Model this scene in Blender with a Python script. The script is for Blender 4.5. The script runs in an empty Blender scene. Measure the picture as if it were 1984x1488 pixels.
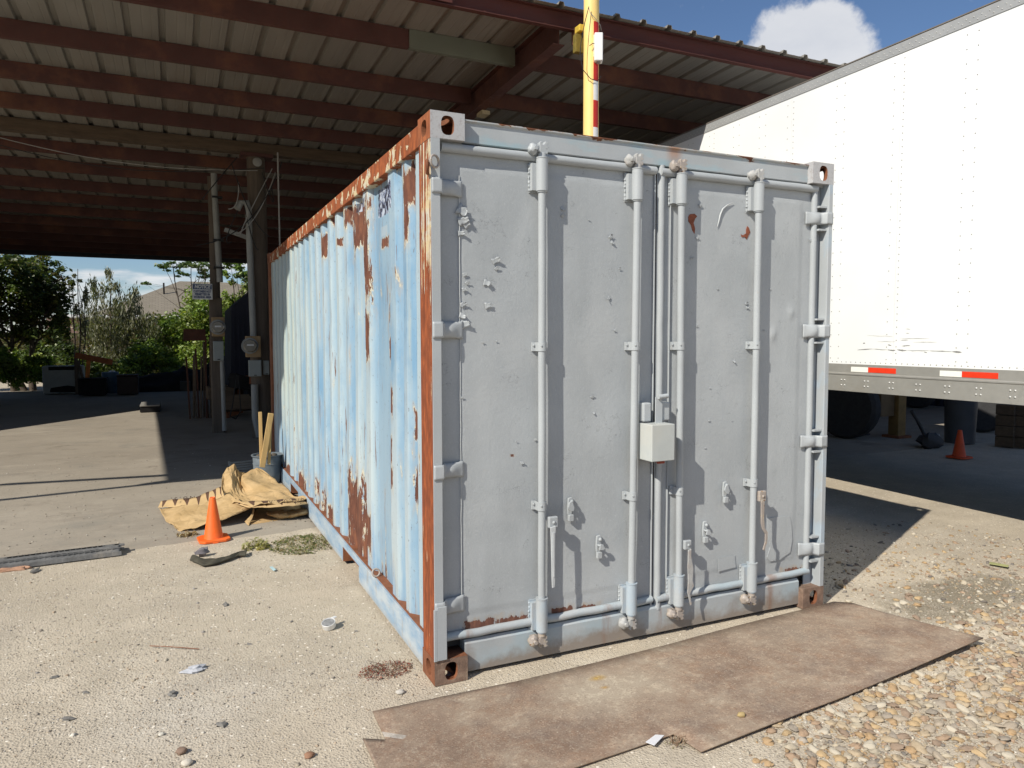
import bpy, math, random
import numpy as np
from mathutils import Vector, Matrix, noise as mnoise
rnd = random.Random(7)
nr = np.random.RandomState(11)
SC = bpy.context.scene
COL = SC.collection

# ------------------------------------------------------------------ camera
CAM = np.array([-1.04788895, -3.11284154, 1.59376539])
YAW, PITCH, ROLL, FPX = 0.433270236, -0.0624059883, -0.00161193806, 1419.67353
_f = np.array([math.sin(YAW)*math.cos(PITCH), math.cos(YAW)*math.cos(PITCH), math.sin(PITCH)])
_r = np.array([math.cos(YAW), -math.sin(YAW), 0.0]); _u = np.cross(_r, _f)
_c, _s = math.cos(ROLL), math.sin(ROLL)
ROT = np.array([_c*_r+_s*_u, -_s*_r+_c*_u, _f])
cd = bpy.data.cameras.new('camera'); cam = bpy.data.objects.new('camera', cd); COL.objects.link(cam)
cd.sensor_width = 36.0; cd.lens = FPX/1984*36; cd.clip_start = 0.05; cd.clip_end = 2000
m = Matrix.Identity(4)
for i in range(3):
    m[i][0] = ROT[0][i]; m[i][1] = ROT[1][i]; m[i][2] = -ROT[2][i]; m[i][3] = CAM[i]
cam.matrix_world = m
SC.camera = cam

# measuring helpers: a point of the photograph (1984 x 1488) carried onto a known plane
def ray(u, v): return ROT.T @ np.array([(u-992)/FPX, (744-v)/FPX, 1.0])
def pl(u, v, ax, val):
    r = ray(u, v); return CAM + (val-CAM[ax])/r[ax]*r
def gh(x, y):
    """height of the yard surface"""
    x, y = float(x), float(y); f = max(0.0, min(1.0, (3.4-y)/.8))*max(0.0, min(1.0, (x+6)/1.5))*max(0.0, min(1.0, (7-x)/1.5))
    return (.007*mnoise.noise(Vector((x*.5, y*.5, 0)))+.005*mnoise.noise(Vector((x*1.9, y*1.9, 3))))*f - .004
def G(u, v, z=0.0):
    p = pl(u, v, 2, z); return Vector((p[0], p[1], p[2]+(gh(p[0], p[1]) if abs(p[0]) < 7 and p[1] < 3.3 else .006)))
def D(u, v, y=0.05):
    p = pl(u, v, 1, y); return float(p[0]), float(p[2])
def S(u, v, x=0.02):
    p = pl(u, v, 0, x); return float(p[1]), float(p[2])

# ------------------------------------------------------------------ light, world, exposure
SUND = Vector((0.6993, 0.3280, -0.6351)).normalized()
sl = bpy.data.lights.new('sun', 'SUN'); sun = bpy.data.objects.new('sun', sl); COL.objects.link(sun)
sl.energy = 4.3; sl.angle = math.radians(0.5); sl.color = (1.0, 0.94, 0.83)
sun.rotation_euler = SUND.to_track_quat('-Z', 'Y').to_euler(); sun.location = (-20, -10, 20)
W = bpy.data.worlds.new('World'); SC.world = W; W.use_nodes = True
SC.view_settings.view_transform = 'Standard'; SC.view_settings.look = 'None'
SC.view_settings.exposure = 0.36; SC.view_settings.gamma = 1.0
SC.view_settings.use_curve_mapping = False

class NT:
    """short hand for node trees"""
    def __init__(s, tree): s.t = tree; s.t.nodes.clear()
    def n(s, ty, **kw):
        o = s.t.nodes.new(ty)
        for k, v in kw.items(): setattr(o, k, v)
        return o
    def put(s, sock, v):
        if v is None: return
        if hasattr(v, 'is_output') or isinstance(v, bpy.types.NodeSocket): s.t.links.new(v, sock)
        else:
            if isinstance(v, (tuple, list)) and len(v) == 3 and sock.type == 'RGBA': v = (*v, 1)
            sock.default_value = v
    def tc(s, k='Object'): return s.n('ShaderNodeTexCoord').outputs[k]
    def map(s, vec, scale=(1,1,1), loc=(0,0,0), rot=(0,0,0)):
        o = s.n('ShaderNodeMapping'); s.put(o.inputs['Vector'], vec)
        o.inputs['Scale'].default_value = scale; o.inputs['Location'].default_value = loc; o.inputs['Rotation'].default_value = rot
        return o.outputs[0]
    def noise(s, vec, scale=5, det=4, rough=.55, dist=0, out='Fac'):
        o = s.n('ShaderNodeTexNoise'); s.put(o.inputs['Vector'], vec)
        o.inputs['Scale'].default_value = scale; o.inputs['Detail'].default_value = det
        o.inputs['Roughness'].default_value = rough; o.inputs['Distortion'].default_value = dist
        return o.outputs[out]
    def vor(s, vec, scale=5, feat='F1', out='Distance', rand=1):
        o = s.n('ShaderNodeTexVoronoi', feature=feat); s.put(o.inputs['Vector'], vec)
        o.inputs['Scale'].default_value = scale; o.inputs['Randomness'].default_value = rand
        return o.outputs[out]
    def m(s, op, a, b=None, c=None, clamp=False):
        o = s.n('ShaderNodeMath', operation=op, use_clamp=clamp)
        s.put(o.inputs[0], a); s.put(o.inputs[1], b)
        if c is not None: s.put(o.inputs[2], c)
        return o.outputs[0]
    def rng(s, f, a, b, c=0.0, d=1.0, smooth=False):
        o = s.n('ShaderNodeMapRange'); o.clamp = True
        if smooth: o.interpolation_type = 'SMOOTHSTEP'
        for i, v in enumerate((f, a, b, c, d)): s.put(o.inputs[i], v)
        return o.outputs[0]
    def ramp(s, f, stops, mode='LINEAR'):
        o = s.n('ShaderNodeValToRGB'); s.put(o.inputs[0], f); e = o.color_ramp.elements; o.color_ramp.interpolation = mode
        while len(e) < len(stops): e.new(.5)
        for i, (p, c) in enumerate(stops): e[i].position = p; e[i].color = (*c, 1)
        return o.outputs[0]
    def mix(s, f, a, b, mode='MIX'):
        o = s.n('ShaderNodeMix', data_type='RGBA', blend_type=mode)
        s.put(o.inputs[0], f); s.put(o.inputs[6], a); s.put(o.inputs[7], b)
        return o.outputs[2]
    def sep(s, v):
        o = s.n('ShaderNodeSeparateXYZ'); s.put(o.inputs[0], v); return o.outputs
    def bump(s, h, st=.3, d=.01, nrm=None):
        o = s.n('ShaderNodeBump'); s.put(o.inputs['Height'], h); o.inputs['Strength'].default_value = st
        o.inputs['Distance'].default_value = d
        if nrm is not None: s.put(o.inputs['Normal'], nrm)
        return o.outputs[0]
    def out(s, col, rough=.6, metal=0.0, nrm=None, spec=.5, **kw):
        b = s.n('ShaderNodeBsdfPrincipled'); o = s.n('ShaderNodeOutputMaterial')
        s.put(b.inputs['Base Color'], col); s.put(b.inputs['Roughness'], rough); s.put(b.inputs['Metallic'], metal)
        s.put(b.inputs['Specular IOR Level'], spec)
        if nrm is not None: s.put(b.inputs['Normal'], nrm)
        for k, v in kw.items(): s.put(b.inputs[k], v)
        s.t.links.new(b.outputs[0], o.inputs[0]); return b

# sky with broken cloud
N = NT(W.node_tree)
sky = N.n('ShaderNodeTexSky', sky_type='NISHITA'); sky.sun_disc = False
sky.sun_elevation = math.radians(39.4); sky.sun_rotation = math.atan2(-SUND.x, -SUND.y)
sky.air_density = 1.0; sky.dust_density = 0.2; sky.ozone_density = 3.0
dv = N.tc('Generated')
sx, sy, sz = N.sep(dv)[:3]
zz = N.m('ADD', N.m('MAXIMUM', sz, 0.0), 0.14)
cmb = N.n('ShaderNodeCombineXYZ'); N.put(cmb.inputs[0], N.m('DIVIDE', sx, zz)); N.put(cmb.inputs[1], N.m('DIVIDE', sy, zz))
cvec = N.map(cmb.outputs[0], loc=(0.3, 1.1, 0))
c1 = N.noise(cvec, 1.1, 7, .55, .25)
horizon = N.rng(sz, 0.0, 0.36, 0.17, 0.0)
# one cumulus stands where the photograph shows it
cd_ = ray(1562, 128); cd_ = cd_/np.linalg.norm(cd_)
dp = N.n('ShaderNodeVectorMath', operation='DOT_PRODUCT'); N.put(dp.inputs[0], dv); dp.inputs[1].default_value = tuple(cd_)
blob = N.m('ADD', N.rng(dp.outputs['Value'], math.cos(.088), math.cos(.03)), N.m('MULTIPLY', N.m('SUBTRACT', N.noise(dv, 16, 7, .62), .5), 1.3))
cl = N.m('MAXIMUM', N.rng(N.m('ADD', c1, horizon), .60, .74, 0, 1, True), N.rng(blob, .18, .5, 0, 1, True))
cshade = N.mix(N.noise(cvec, 2.6, 5, .6), (8.0, 8.3, 9.0), (13.0, 12.8, 12.4))
skyc = N.mix(N.m('MULTIPLY', cl, .82), N.mix(1.0, sky.outputs[0], (.99, 1.07, 1.19), 'MULTIPLY'), cshade)
bg = N.n('ShaderNodeBackground'); N.put(bg.inputs[0], skyc); bg.inputs[1].default_value = 0.062
wo = N.n('ShaderNodeOutputWorld'); W.node_tree.links.new(bg.outputs[0], wo.inputs[0])

# ------------------------------------------------------------------ mesh builder
class MB:
    def __init__(s): s.v = []; s.f = []
    def add(s, vs, fs):
        k = len(s.v); s.v += [tuple(p) for p in vs]; s.f += [tuple(i+k for i in f) for f in fs]; return s
    def box(s, x0, x1, y0, y1, z0, z1, M=None):
        vs = [Vector((x, y, z)) for z in (z0, z1) for y in (y0, y1) for x in (x0, x1)]
        if M is not None: vs = [M @ p for p in vs]
        return s.add(vs, [(0,2,3,1), (4,5,7,6), (0,1,5,4), (2,6,7,3), (0,4,6,2), (1,3,7,5)])
    def beam(s, a, b, w, h, up=(0,0,1)):
        a = Vector(a); b = Vector(b); d = (b-a).normalized(); u = Vector(up)
        r = d.cross(u).normalized(); u = r.cross(d)
        vs = [p + r*sx*w/2 + u*sz*h/2 for p in (a, b) for sx, sz in ((-1,-1),(1,-1),(1,1),(-1,1))]
        return s.add(vs, [(3,2,1,0), (4,5,6,7), (0,1,5,4), (1,2,6,5), (2,3,7,6), (3,0,4,7)])
    def tube(s, pts, r, n=10, cap=True):
        pts = [Vector(p) for p in pts]; k = len(pts); rs = r if isinstance(r, (list, tuple)) else [r]*k
        vs = []; prev = None
        for i, p in enumerate(pts):
            d = (pts[min(i+1, k-1)] - pts[max(i-1, 0)]).normalized()
            if prev is None:
                a = d.orthogonal().normalized()
            else:
                a = (prev - d*prev.dot(d)).normalized()
            prev = a; b = d.cross(a)
            for j in range(n):
                t = 2*math.pi*j/n; vs.append(p + (a*math.cos(t)+b*math.sin(t))*rs[i])
        fs = [(i*n+j, i*n+(j+1)%n, (i+1)*n+(j+1)%n, (i+1)*n+j) for i in range(k-1) for j in range(n)]
        if cap: fs += [tuple(range(n))[::-1], tuple((k-1)*n+j for j in range(n))]
        return s.add(vs, fs)
    def lathe(s, prof, c=(0,0,0), n=24, M=None):
        vs = []
        for r, z in prof:
            for j in range(n):
                t = 2*math.pi*j/n; p = Vector((r*math.cos(t), r*math.sin(t), z))
                if M is not None: p = M @ p
                vs.append(p + Vector(c))
        k = len(prof)
        fs = [(i*n+j, i*n+(j+1)%n, (i+1)*n+(j+1)%n, (i+1)*n+j) for i in range(k-1) for j in range(n)]
        if prof[0][0] > 1e-4: fs.append(tuple(range(n))[::-1])
        if prof[-1][0] > 1e-4: fs.append(tuple((k-1)*n+j for j in range(n)))
        return s.add(vs, fs)
    def prism(s, poly, d0, d1, axis='z', M=None):
        def P(a, b, c):
            p = Vector({'z': (a, b, c), 'y': (a, c, b), 'x': (c, a, b)}[axis])
            return M @ p if M is not None else p
        n = len(poly); vs = [P(a, b, d0) for a, b in poly] + [P(a, b, d1) for a, b in poly]
        return s.add(vs, [tuple(range(n))[::-1], tuple(range(n, 2*n))] + [(i, (i+1)%n, n+(i+1)%n, n+i) for i in range(n)])
    def grid(s, fn, nu, nv):
        vs = [fn(i/(nu-1), j/(nv-1)) for j in range(nv) for i in range(nu)]
        return s.add(vs, [(j*nu+i, j*nu+i+1, (j+1)*nu+i+1, (j+1)*nu+i) for j in range(nv-1) for i in range(nu-1)])
    def blob(s, c, r, n=10, k=6, jit=.15, seed=0, sq=(1,1,1)):
        c = Vector(c); vs = []; off = Vector((seed*3.1, seed*1.7, seed*.9))
        for i in range(k+1):
            th = math.pi*i/k
            for j in range(n):
                ph = 2*math.pi*j/n
                d = Vector((math.sin(th)*math.cos(ph), math.sin(th)*math.sin(ph), math.cos(th)))
                q = r*(1+jit*mnoise.noise(d*1.7+off)*2)
                vs.append(c + Vector((d.x*q*sq[0], d.y*q*sq[1], d.z*q*sq[2])))
        return s.add(vs, [(i*n+j, i*n+(j+1)%n, (i+1)*n+(j+1)%n, (i+1)*n+j) for i in range(k) for j in range(n)])
    def build(s, name, mat, parent=None, smooth=None, bevel=0, loc=None, segs=2):
        me = bpy.data.meshes.new(name); me.from_pydata(s.v, [], s.f); me.update()
        fixn(me)
        if smooth:
            me.polygons.foreach_set('use_smooth', [True]*len(me.polygons)); me.set_sharp_from_angle(angle=math.radians(smooth))
        o = bpy.data.objects.new(name, me); COL.objects.link(o)
        if mat: me.materials.append(mat)
        if parent: o.parent = parent
        if loc is not None: o.location = loc
        if bevel:
            b = o.modifiers.new('bevel', 'BEVEL'); b.width = bevel; b.segments = segs; b.limit_method = 'ANGLE'; b.angle_limit = math.radians(35)
            b.harden_normals = False
        return o
import bmesh
def fixn(me):
    bm = bmesh.new(); bm.from_mesh(me); bmesh.ops.recalc_face_normals(bm, faces=bm.faces); bm.to_mesh(me); bm.free()
def empty(name, loc=(0,0,0), rz=0):
    o = bpy.data.objects.new(name, None); COL.objects.link(o); o.location = loc; o.rotation_euler = (0, 0, rz); o.empty_display_size = .1
    return o
def tag(o, label, cat=None, group=None, kind=None):
    if label: o['label'] = label
    if cat: o['category'] = cat
    if group: o['group'] = group
    if kind: o['kind'] = kind
    return o
def dup(o, name=None, parent=None, loc=None, rot=None, data=False):
    c = o.copy(); COL.objects.link(c)
    if data: c.data = o.data.copy()
    c.parent = parent
    if loc is not None: c.location = loc
    if rot is not None: c.rotation_euler = rot
    return c
def copy_tree(o, parent=None):
    c = o.copy(); COL.objects.link(c); c.parent = parent
    for ch in list(o.children): copy_tree(ch, c)
    return c
def bulk(name, V, F, loc, scl, rot, mat, cols=None, parent=None, smooth=False, nrm=None):
    """many copies of one small shape in one mesh; rot = n x 3 x 3"""
    V = np.array(V, float); n = len(loc); k = len(V)
    P = np.einsum('nij,nkj->nki', rot, V[None]*scl[:, None, :]) + loc[:, None, :]
    me = bpy.data.meshes.new(name)
    L = [len(f) for f in F]; fl = np.array([i for f in F for i in f])
    me.vertices.add(n*k); me.vertices.foreach_set('co', P.reshape(-1))
    me.loops.add(n*len(fl)); me.loops.foreach_set('vertex_index', (fl[None]+np.arange(n)[:, None]*k).reshape(-1).astype(np.int32))
    ls = np.tile(np.array(L), n); st = np.concatenate([[0], np.cumsum(ls)[:-1]])
    me.polygons.add(n*len(L)); me.polygons.foreach_set('loop_start', st.astype(np.int32))
    me.update(calc_edges=True); me.validate()
    if smooth: me.polygons.foreach_set('use_smooth', [True]*len(me.polygons))
    if cols is not None:
        a = me.attributes.new('col', 'FLOAT_COLOR', 'POINT')
        a.data.foreach_set('color', np.concatenate([np.repeat(cols, k, 0), np.ones((n*k, 1))], 1).reshape(-1))
    me.materials.append(mat)
    o = bpy.data.objects.new(name, me); COL.objects.link(o)
    if parent: o.parent = parent
    return o
def rots(n, tilt=math.pi):
    a = nr.uniform(0, 2*math.pi, n); b = nr.uniform(-tilt, tilt, n); c = nr.uniform(-tilt, tilt, n)
    def R(ax, t):
        M = np.zeros((n, 3, 3)); i, j = [(1, 2), (2, 0), (0, 1)][ax]
        M[:, ax, ax] = 1; M[:, i, i] = np.cos(t); M[:, j, j] = np.cos(t); M[:, i, j] = -np.sin(t); M[:, j, i] = np.sin(t); return M
    return np.einsum('nij,njk,nkl->nil', R(2, a), R(0, b), R(1, c))

# ------------------------------------------------------------------ materials
MATS = {}
def mat(name):
    mt = bpy.data.materials.new(name); mt.use_nodes = True; MATS[name] = mt; return mt, NT(mt.node_tree)
def plain(name, col, rough=.6, metal=0.0, var=.25, scale=6, bump=.15, bd=.004, stretch=(1,1,1), dirt=None, spec=.4):
    mt, N = mat(name); v = N.map(N.tc(), stretch)
    a = N.noise(v, scale, 5, .6); b = N.noise(v, scale*7, 4, .6)
    f = N.rng(N.m('ADD', N.m('MULTIPLY', a, .7), N.m('MULTIPLY', b, .3)), .3, .7)
    lo = tuple(c*(1-var) for c in col); hi = tuple(min(1, c*(1+var)) for c in col)
    c = N.mix(f, lo, hi)
    if dirt: c = N.mix(N.rng(N.noise(v, scale*.5, 6, .65), .52, .7, 0, .75), c, dirt)
    N.out(c, N.rng(b, .3, .7, rough*.85, min(1, rough*1.15)), metal, N.bump(b, bump, bd), spec); return mt

def flaked(name, paint_fn, axes, bare=(.13, .045, .02), under=(.62, .55, .38), thr=.70, streak=(14, 14, 1.5), patches=(), rustvar=True,
           rough=.45, edgez=None, rimw=.035, rim_on=1.0, micro=.25, extra=None):
    """paint that has come off in flakes down to rust; axes = the two object axes of the surface"""
    mt, N = mat(name); o = N.tc(); xyz = N.sep(o); A = xyz[axes[0]]; B = xyz[axes[1]]
    v = N.map(o, streak)
    n1 = N.noise(v, 1.0, 7, .62, .4); n2 = N.noise(o, 9, 4, .6)
    f = N.m('ADD', N.m('MULTIPLY', n1, .8), N.m('MULTIPLY', n2, .2))
    sc = N.m('SUBTRACT', f, thr)                                # >0 bare
    if edgez:
        for (z0, z1, amt) in edgez:                             # more loss towards an edge
            sc = N.m('ADD', sc, N.rng(B, z0, z1, 0, amt))
    jit = N.m('ADD', N.m('MULTIPLY', N.m('SUBTRACT', N.noise(N.map(o, (26, 26, 7)), 1.0, 6, .7), .5), 2.6), .12)
    mn = None
    for (a0, a1, b0, b1) in patches:
        dx = N.m('ABSOLUTE', N.m('DIVIDE', N.m('SUBTRACT', A, (a0+a1)/2), abs(a1-a0)/2))
        dz = N.m('ABSOLUTE', N.m('DIVIDE', N.m('SUBTRACT', B, (b0+b1)/2), abs(b1-b0)/2))
        q = N.m('MAXIMUM', dx, dz); mn = q if mn is None else N.m('MINIMUM', mn, q)
    if mn is not None:
        mn = N.m('ADD', mn, jit)
        sc = N.m('MAXIMUM', sc, N.m('MULTIPLY', N.m('SUBTRACT', 1.0, mn), .14))
    bare_m = N.rng(sc, 0.0, .008); rim = N.m('MULTIPLY', N.rng(sc, -rimw, 0.0), N.m('SUBTRACT', 1.0, bare_m))
    rim = N.m('MULTIPLY', rim, N.rng(N.noise(o, 17, 3, .6), .42, .55, 0, rim_on))
    r1 = N.noise(N.map(o, (20, 20, 6)), 1.5, 6, .65)
    rust = N.ramp(r1, [(.25, tuple(c*.55 for c in bare)), (.5, bare), (.75, (bare[0]*1.9, bare[1]*1.9, bare[2]*1.5))])
    c = paint_fn(N, o, xyz)
    halo = N.rng(sc, -.10, 0.0, 0, .45)
    c = N.mix(N.m('MULTIPLY', halo, N.rng(r1, .4, .6)), c, (.42, .27, .12))
    c = N.mix(rim, c, under); c = N.mix(bare_m, c, rust)
    if extra: c = extra(N, o, xyz, c)
    fine = N.noise(o, 260, 3, .6); mid = N.noise(o, 40, 4, .6)
    peb = N.m('MULTIPLY', N.m('MULTIPLY', N.noise(o, 115, 2, .5), N.rng(N.noise(o, 3.1, 4, .6), .46, .60)), 1.6*max(0, micro-.5))
    h = N.m('ADD', N.m('ADD', peb, N.m('MULTIPLY', N.rng(sc, -.004, .006, 1, 0), 1.0)), N.m('ADD', N.m('MULTIPLY', fine, micro*.5), N.m('MULTIPLY', mid, micro)))
    N.out(c, N.mix(bare_m, (rough,)*3, (.9,)*3), 0.0, N.bump(h, .55, .0022), .35); return mt

GREY = (.395, .42, .435)
def grey_paint(N, o, xyz):
    a = N.noise(o, 2.2, 4, .55); b = N.noise(N.map(o, (3, 3, .6)), 2.0, 5, .6)
    c = N.mix(N.rng(a, .35, .7), tuple(k*.90 for k in GREY), tuple(k*1.06 for k in GREY))
    c = N.mix(N.rng(b, .55, .75, 0, .22), c, (.25, .27, .28))
    return N.mix(N.rng(N.noise(o, 150, 2, .5), .35, .7, 0, .10), c, (.2, .21, .22))
def grey_sil(N, o, xyz):
    c = grey_paint(N, o, xyz)
    c = N.mix(N.rng(N.noise(N.map(o, (1.5, 1, 2)), 2.5, 5, .6), .46, .62, 0, .6), c, (.32, .41, .46))
    z = N.rng(N.m('ADD', xyz[2], N.m('MULTIPLY', N.m('SUBTRACT', N.noise(o, 7, 5, .65), .5), .22)), .115, .045)
    c = N.mix(N.m('MULTIPLY', z, .8), c, (.22, .17, .13))
    s = N.rng(N.noise(N.map(o, (9, 9, 1.2)), 1.0, 5, .6), .58, .7)
    return N.mix(N.m('MULTIPLY', s, .5), c, (.22, .10, .05))
def grey_header(N, o, xyz):
    c = grey_paint(N, o, xyz)
    c = N.mix(N.rng(N.noise(N.map(o, (2.2, 1, 7)), 1.3, 4, .55), .52, .64, 0, .75), c, (.30, .43, .48))
    s = N.m('MULTIPLY', N.rng(N.m('ABSOLUTE', N.m('SUBTRACT', xyz[0], 1.34)), .06, .015), N.rng(xyz[2], 2.47, 2.56))
    return N.mix(N.m('MULTIPLY', s, .75), c, (.36, .17, .08))
def sleeve_paint(N, o, xyz):
    c = grey_paint(N, o, xyz)
    return N.mix(N.rng(N.noise(N.map(o, (8, 8, 5)), 1.0, 4, .6), .50, .62, 0, .7), c, (.35, .43, .50))

def blue_paint(N, o, xyz):
    y, z = xyz[1], xyz[2]
    base = (.36, .52, .66)
    a = N.noise(N.map(o, (6, 5, .35)), 1.0, 5, .6)          # vertical weather streaks
    b = N.noise(N.map(o, (1, .7, .5)), 1.6, 4, .6)
    c = N.mix(N.rng(N.m('ADD', a, N.m('MULTIPLY', N.m('SUBTRACT', N.noise(o, 4, 6, .7), .5), .6)), .38, .64), (.15, .285, .425), (.35, .455, .515))
    c = N.mix(N.rng(b, .42, .64, 0, .75), c, (.415, .485, .50))
    far = N.rng(N.m('ADD', y, N.m('MULTIPLY', a, 2.2)), 4.2, 5.8, 0, .75)
    c = N.mix(N.m('MULTIPLY', far, N.rng(z, .35, 1.1)), c, (.40, .44, .375))
    c = N.mix(N.m('MULTIPLY', N.rng(N.noise(N.map(o, (12, 11, .5)), 1.0, 4, .6), .58, .68), .6), c, (.48, .47, .36))
    c = N.mix(N.rng(N.noise(N.map(o, (9, 9, 1.0)), 2.3, 5, .7), .60, .75, 0, .5), c, (.24, .29, .31))
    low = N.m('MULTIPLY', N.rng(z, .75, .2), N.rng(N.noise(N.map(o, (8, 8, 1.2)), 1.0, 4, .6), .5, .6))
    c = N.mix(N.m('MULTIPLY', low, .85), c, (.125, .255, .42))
    rec = N.rng(N.m('ADD', xyz[0], N.m('MULTIPLY', N.m('SUBTRACT', N.noise(N.map(o, (8, 8, 2)), 1.0, 4, .6), .5), .03)), .030, .052)  # recesses tinted darker and bluer to deepen the corrugation's shading
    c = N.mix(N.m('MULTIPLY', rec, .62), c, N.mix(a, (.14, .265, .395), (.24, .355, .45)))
    out_ = N.rng(xyz[0], .030, .020)  # outer flats tinted paler, raising the same shading contrast
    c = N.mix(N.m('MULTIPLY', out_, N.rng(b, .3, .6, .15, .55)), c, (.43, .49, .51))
    crk = N.m('MULTIPLY', N.rng(N.noise(N.map(o, (55, 48, 2.6)), 1.0, 4, .7, .3), .625, .645), N.rng(N.noise(o, 1.7, 3, .6), .42, .55))
    c = N.mix(crk, c, (.16, .085, .06))
    return N.mix(N.rng(N.noise(N.map(o, (90, 90, 40)), 1.0, 3, .6), .66, .70, 0, .8), c, (.14, .14, .15))

def P_(u0, v0, u1, v1, x=0.03):
    y0, z0 = S(u0, v0, x); y1, z1 = S(u1, v1, x); a, b, c, d = min(y0, y1), max(y0, y1), min(z0, z1), max(z0, z1); e, f = (b-a)*.13, (d-c)*.08; return (a-e, b+e, c-f, d+f)
side_patches = [P_(711,387,687,478), P_(715,421,708,575), P_(715,604,709,690), P_(742,458,731,482), P_(755,562,744,620), P_(748,655,744,697),
    P_(702,940,680,1063), P_(591,928,581,958), P_(620,940,614,988), P_(634,964,626,1002), P_(646,988,637,1014), P_(762,852,754,896), P_(757,973,753,990),
    P_(762,752,758,800), P_(802,800,798,850), P_(803,900,799,975), P_(793,325,786,400), P_(790,400,787,470), P_(676,400,670,440), P_(659,460,655,478), P_(629,458,625,500),
    P_(765,905,761,945), P_(679,985,673,1020), P_(720,1000,714,1060), P_(560,905,556,925)]
sty0, sty1, stz0, stz1 = P_(756,360,728,412)
def stickers(N, o, xyz, c):
    """weather-torn dark decal with pale flakes left on it"""
    A, B = xyz[1], xyz[2]
    for (y0, y1, z0, z1, seed, k) in ((sty0, sty1, stz0-.02, stz1+.03, 1, 1.0), (*P_(707,385,693,410), 2, .8), (*P_(740,436,731,457), 3, .35)):
        dx = N.m('ABSOLUTE', N.m('DIVIDE', N.m('SUBTRACT', A, (y0+y1)/2), (y1-y0)/2)); dz = N.m('ABSOLUTE', N.m('DIVIDE', N.m('SUBTRACT', B, (z0+z1)/2), (z1-z0)/2))
        q = N.m('ADD', N.m('MAXIMUM', dx, dz), N.m('MULTIPLY', N.m('SUBTRACT', N.noise(o, 22, 3), .5), .35))
        inside = N.rng(q, 1.0, .97)
        f = N.noise(N.map(o, (20, 20, 14), loc=(seed, 0, 0)), 1.3, 4, .55, .8)
        dec = N.ramp(f, [(.40, (.03, .03, .045)), (.47, (.26, .31, .44)), (.51, (.03, .03, .05)), (.55, (.45, .50, .58))], 'CONSTANT' if seed < 3 else 'LINEAR')
        if seed == 3: dec = (.47, .48, .46)
        c = N.mix(N.m('MULTIPLY', inside, k), c, dec)
    return c
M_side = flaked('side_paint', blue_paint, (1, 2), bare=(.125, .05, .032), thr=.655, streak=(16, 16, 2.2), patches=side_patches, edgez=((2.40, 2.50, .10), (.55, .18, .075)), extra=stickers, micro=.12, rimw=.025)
def rail_rust_paint(N, o, xyz):
    return N.mix(N.rng(N.noise(N.map(o, (5, 5, 20)), 1.0, 4, .6), .4, .6), (.60, .50, .31), (.56, .56, .50))
M_toprail = flaked('rusted_top_rail', rail_rust_paint, (1, 2), bare=(.24, .068, .024), thr=.44, streak=(9, 9, 9), under=(.6, .5, .3), micro=.5)
M_post = flaked('rusted_corner_post', rail_rust_paint, (1, 2), bare=(.215, .058, .022), edgez=((2.0, 1.6, .10),), thr=.475, streak=(30, 26, 1.1), under=(.6, .5, .32), micro=.4)
def rail_blue(N, o, xyz):
    c = N.mix(N.rng(N.noise(N.map(o, (1, 2, 7)), 1.8, 7, .68), .36, .62), (.20, .33, .47), (.43, .49, .53))
    c = N.mix(N.rng(N.noise(N.map(o, (9, 7, 3)), 1.3, 5, .65), .58, .70, 0, .55), c, (.30, .27, .23))
    return N.mix(N.rng(xyz[2], .06, .0, 0, .6), c, (.35, .30, .24))
M_rail = flaked('blue_bottom_rail', rail_blue, (1, 2), thr=.69, streak=(4, 4, 14), micro=.2)
dpatch = []
def DP(u0, v0, u1, v1): 
    a, b = D(u0, v0, .052); c, d = D(u1, v1, .052); return (min(a, c), max(a, c), min(b, d), max(b, d))
door_patches = [DP(900,1206,962,1218), DP(962,1200,1030,1214), DP(1070,1180,1110,1192), DP(1115,1176,1160,1188), 
    DP(1400,1138,1440,1146), DP(1520,1103,1556,1114), DP(988,880,996,885)]
def door_paint(N, o, xyz):
    c = grey_paint(N, o, xyz)
    # hairline cracks in the thick repaint
    e = N.vor(N.map(o, (3.1, 3.1, 2.3)), 1.0, 'DISTANCE_TO_EDGE')
    w = N.noise(o, 6, 5, .7)
    k = N.m('MULTIPLY', N.rng(N.m('ABSOLUTE', N.m('SUBTRACT', N.noise(o, 3.3, 6, .7), .5)), .0035, .0), N.rng(w, .52, .6))
    c = N.mix(N.m('MULTIPLY', k, .85), c, (.13, .135, .14))
    c = N.mix(N.m('MULTIPLY', N.rng(N.noise(N.map(o, (1.6, 1, 1.1)), 1.5, 6, .65), .50, .66), .35), c, (.47, .485, .49))
    c = N.mix(N.rng(N.noise(o, 120, 3, .6), .62, .68, 0, .35), c, (.52, .54, .55))
    z = N.rng(N.m('ADD', xyz[2], N.m('MULTIPLY', w, .12)), .36, .22, 0, .35)
    return N.mix(z, c, (.23, .21, .20))
M_door = flaked('door_paint', door_paint, (0, 2), bare=(.155, .07, .05), thr=.80, streak=(9, 9, 9), patches=door_patches, under=(.5, .5, .5), micro=1.0, rimw=.01)
M_grey = flaked('hardware_paint', grey_paint, (0, 2), bare=(.20, .09, .05), thr=.74, streak=(16, 16, 10), under=(.5, .5, .48), micro=.3)
M_flange = flaked('post_flange_paint', grey_paint, (0, 2), bare=(.20, .085, .04), thr=.70, streak=(26, 26, 2.5), under=(.55, .56, .5), micro=.35)
M_sleeve = flaked('sleeve_paint', sleeve_paint, (0, 2), bare=(.22, .10, .06), thr=.72, streak=(12, 12, 5), under=(.5, .5, .48), micro=.3)
M_sill = flaked('sill_paint', grey_sil, (0, 2), bare=(.14, .06, .035), thr=.70, streak=(3, 3, 14), under=(.4, .42, .42), micro=.5)
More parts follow.
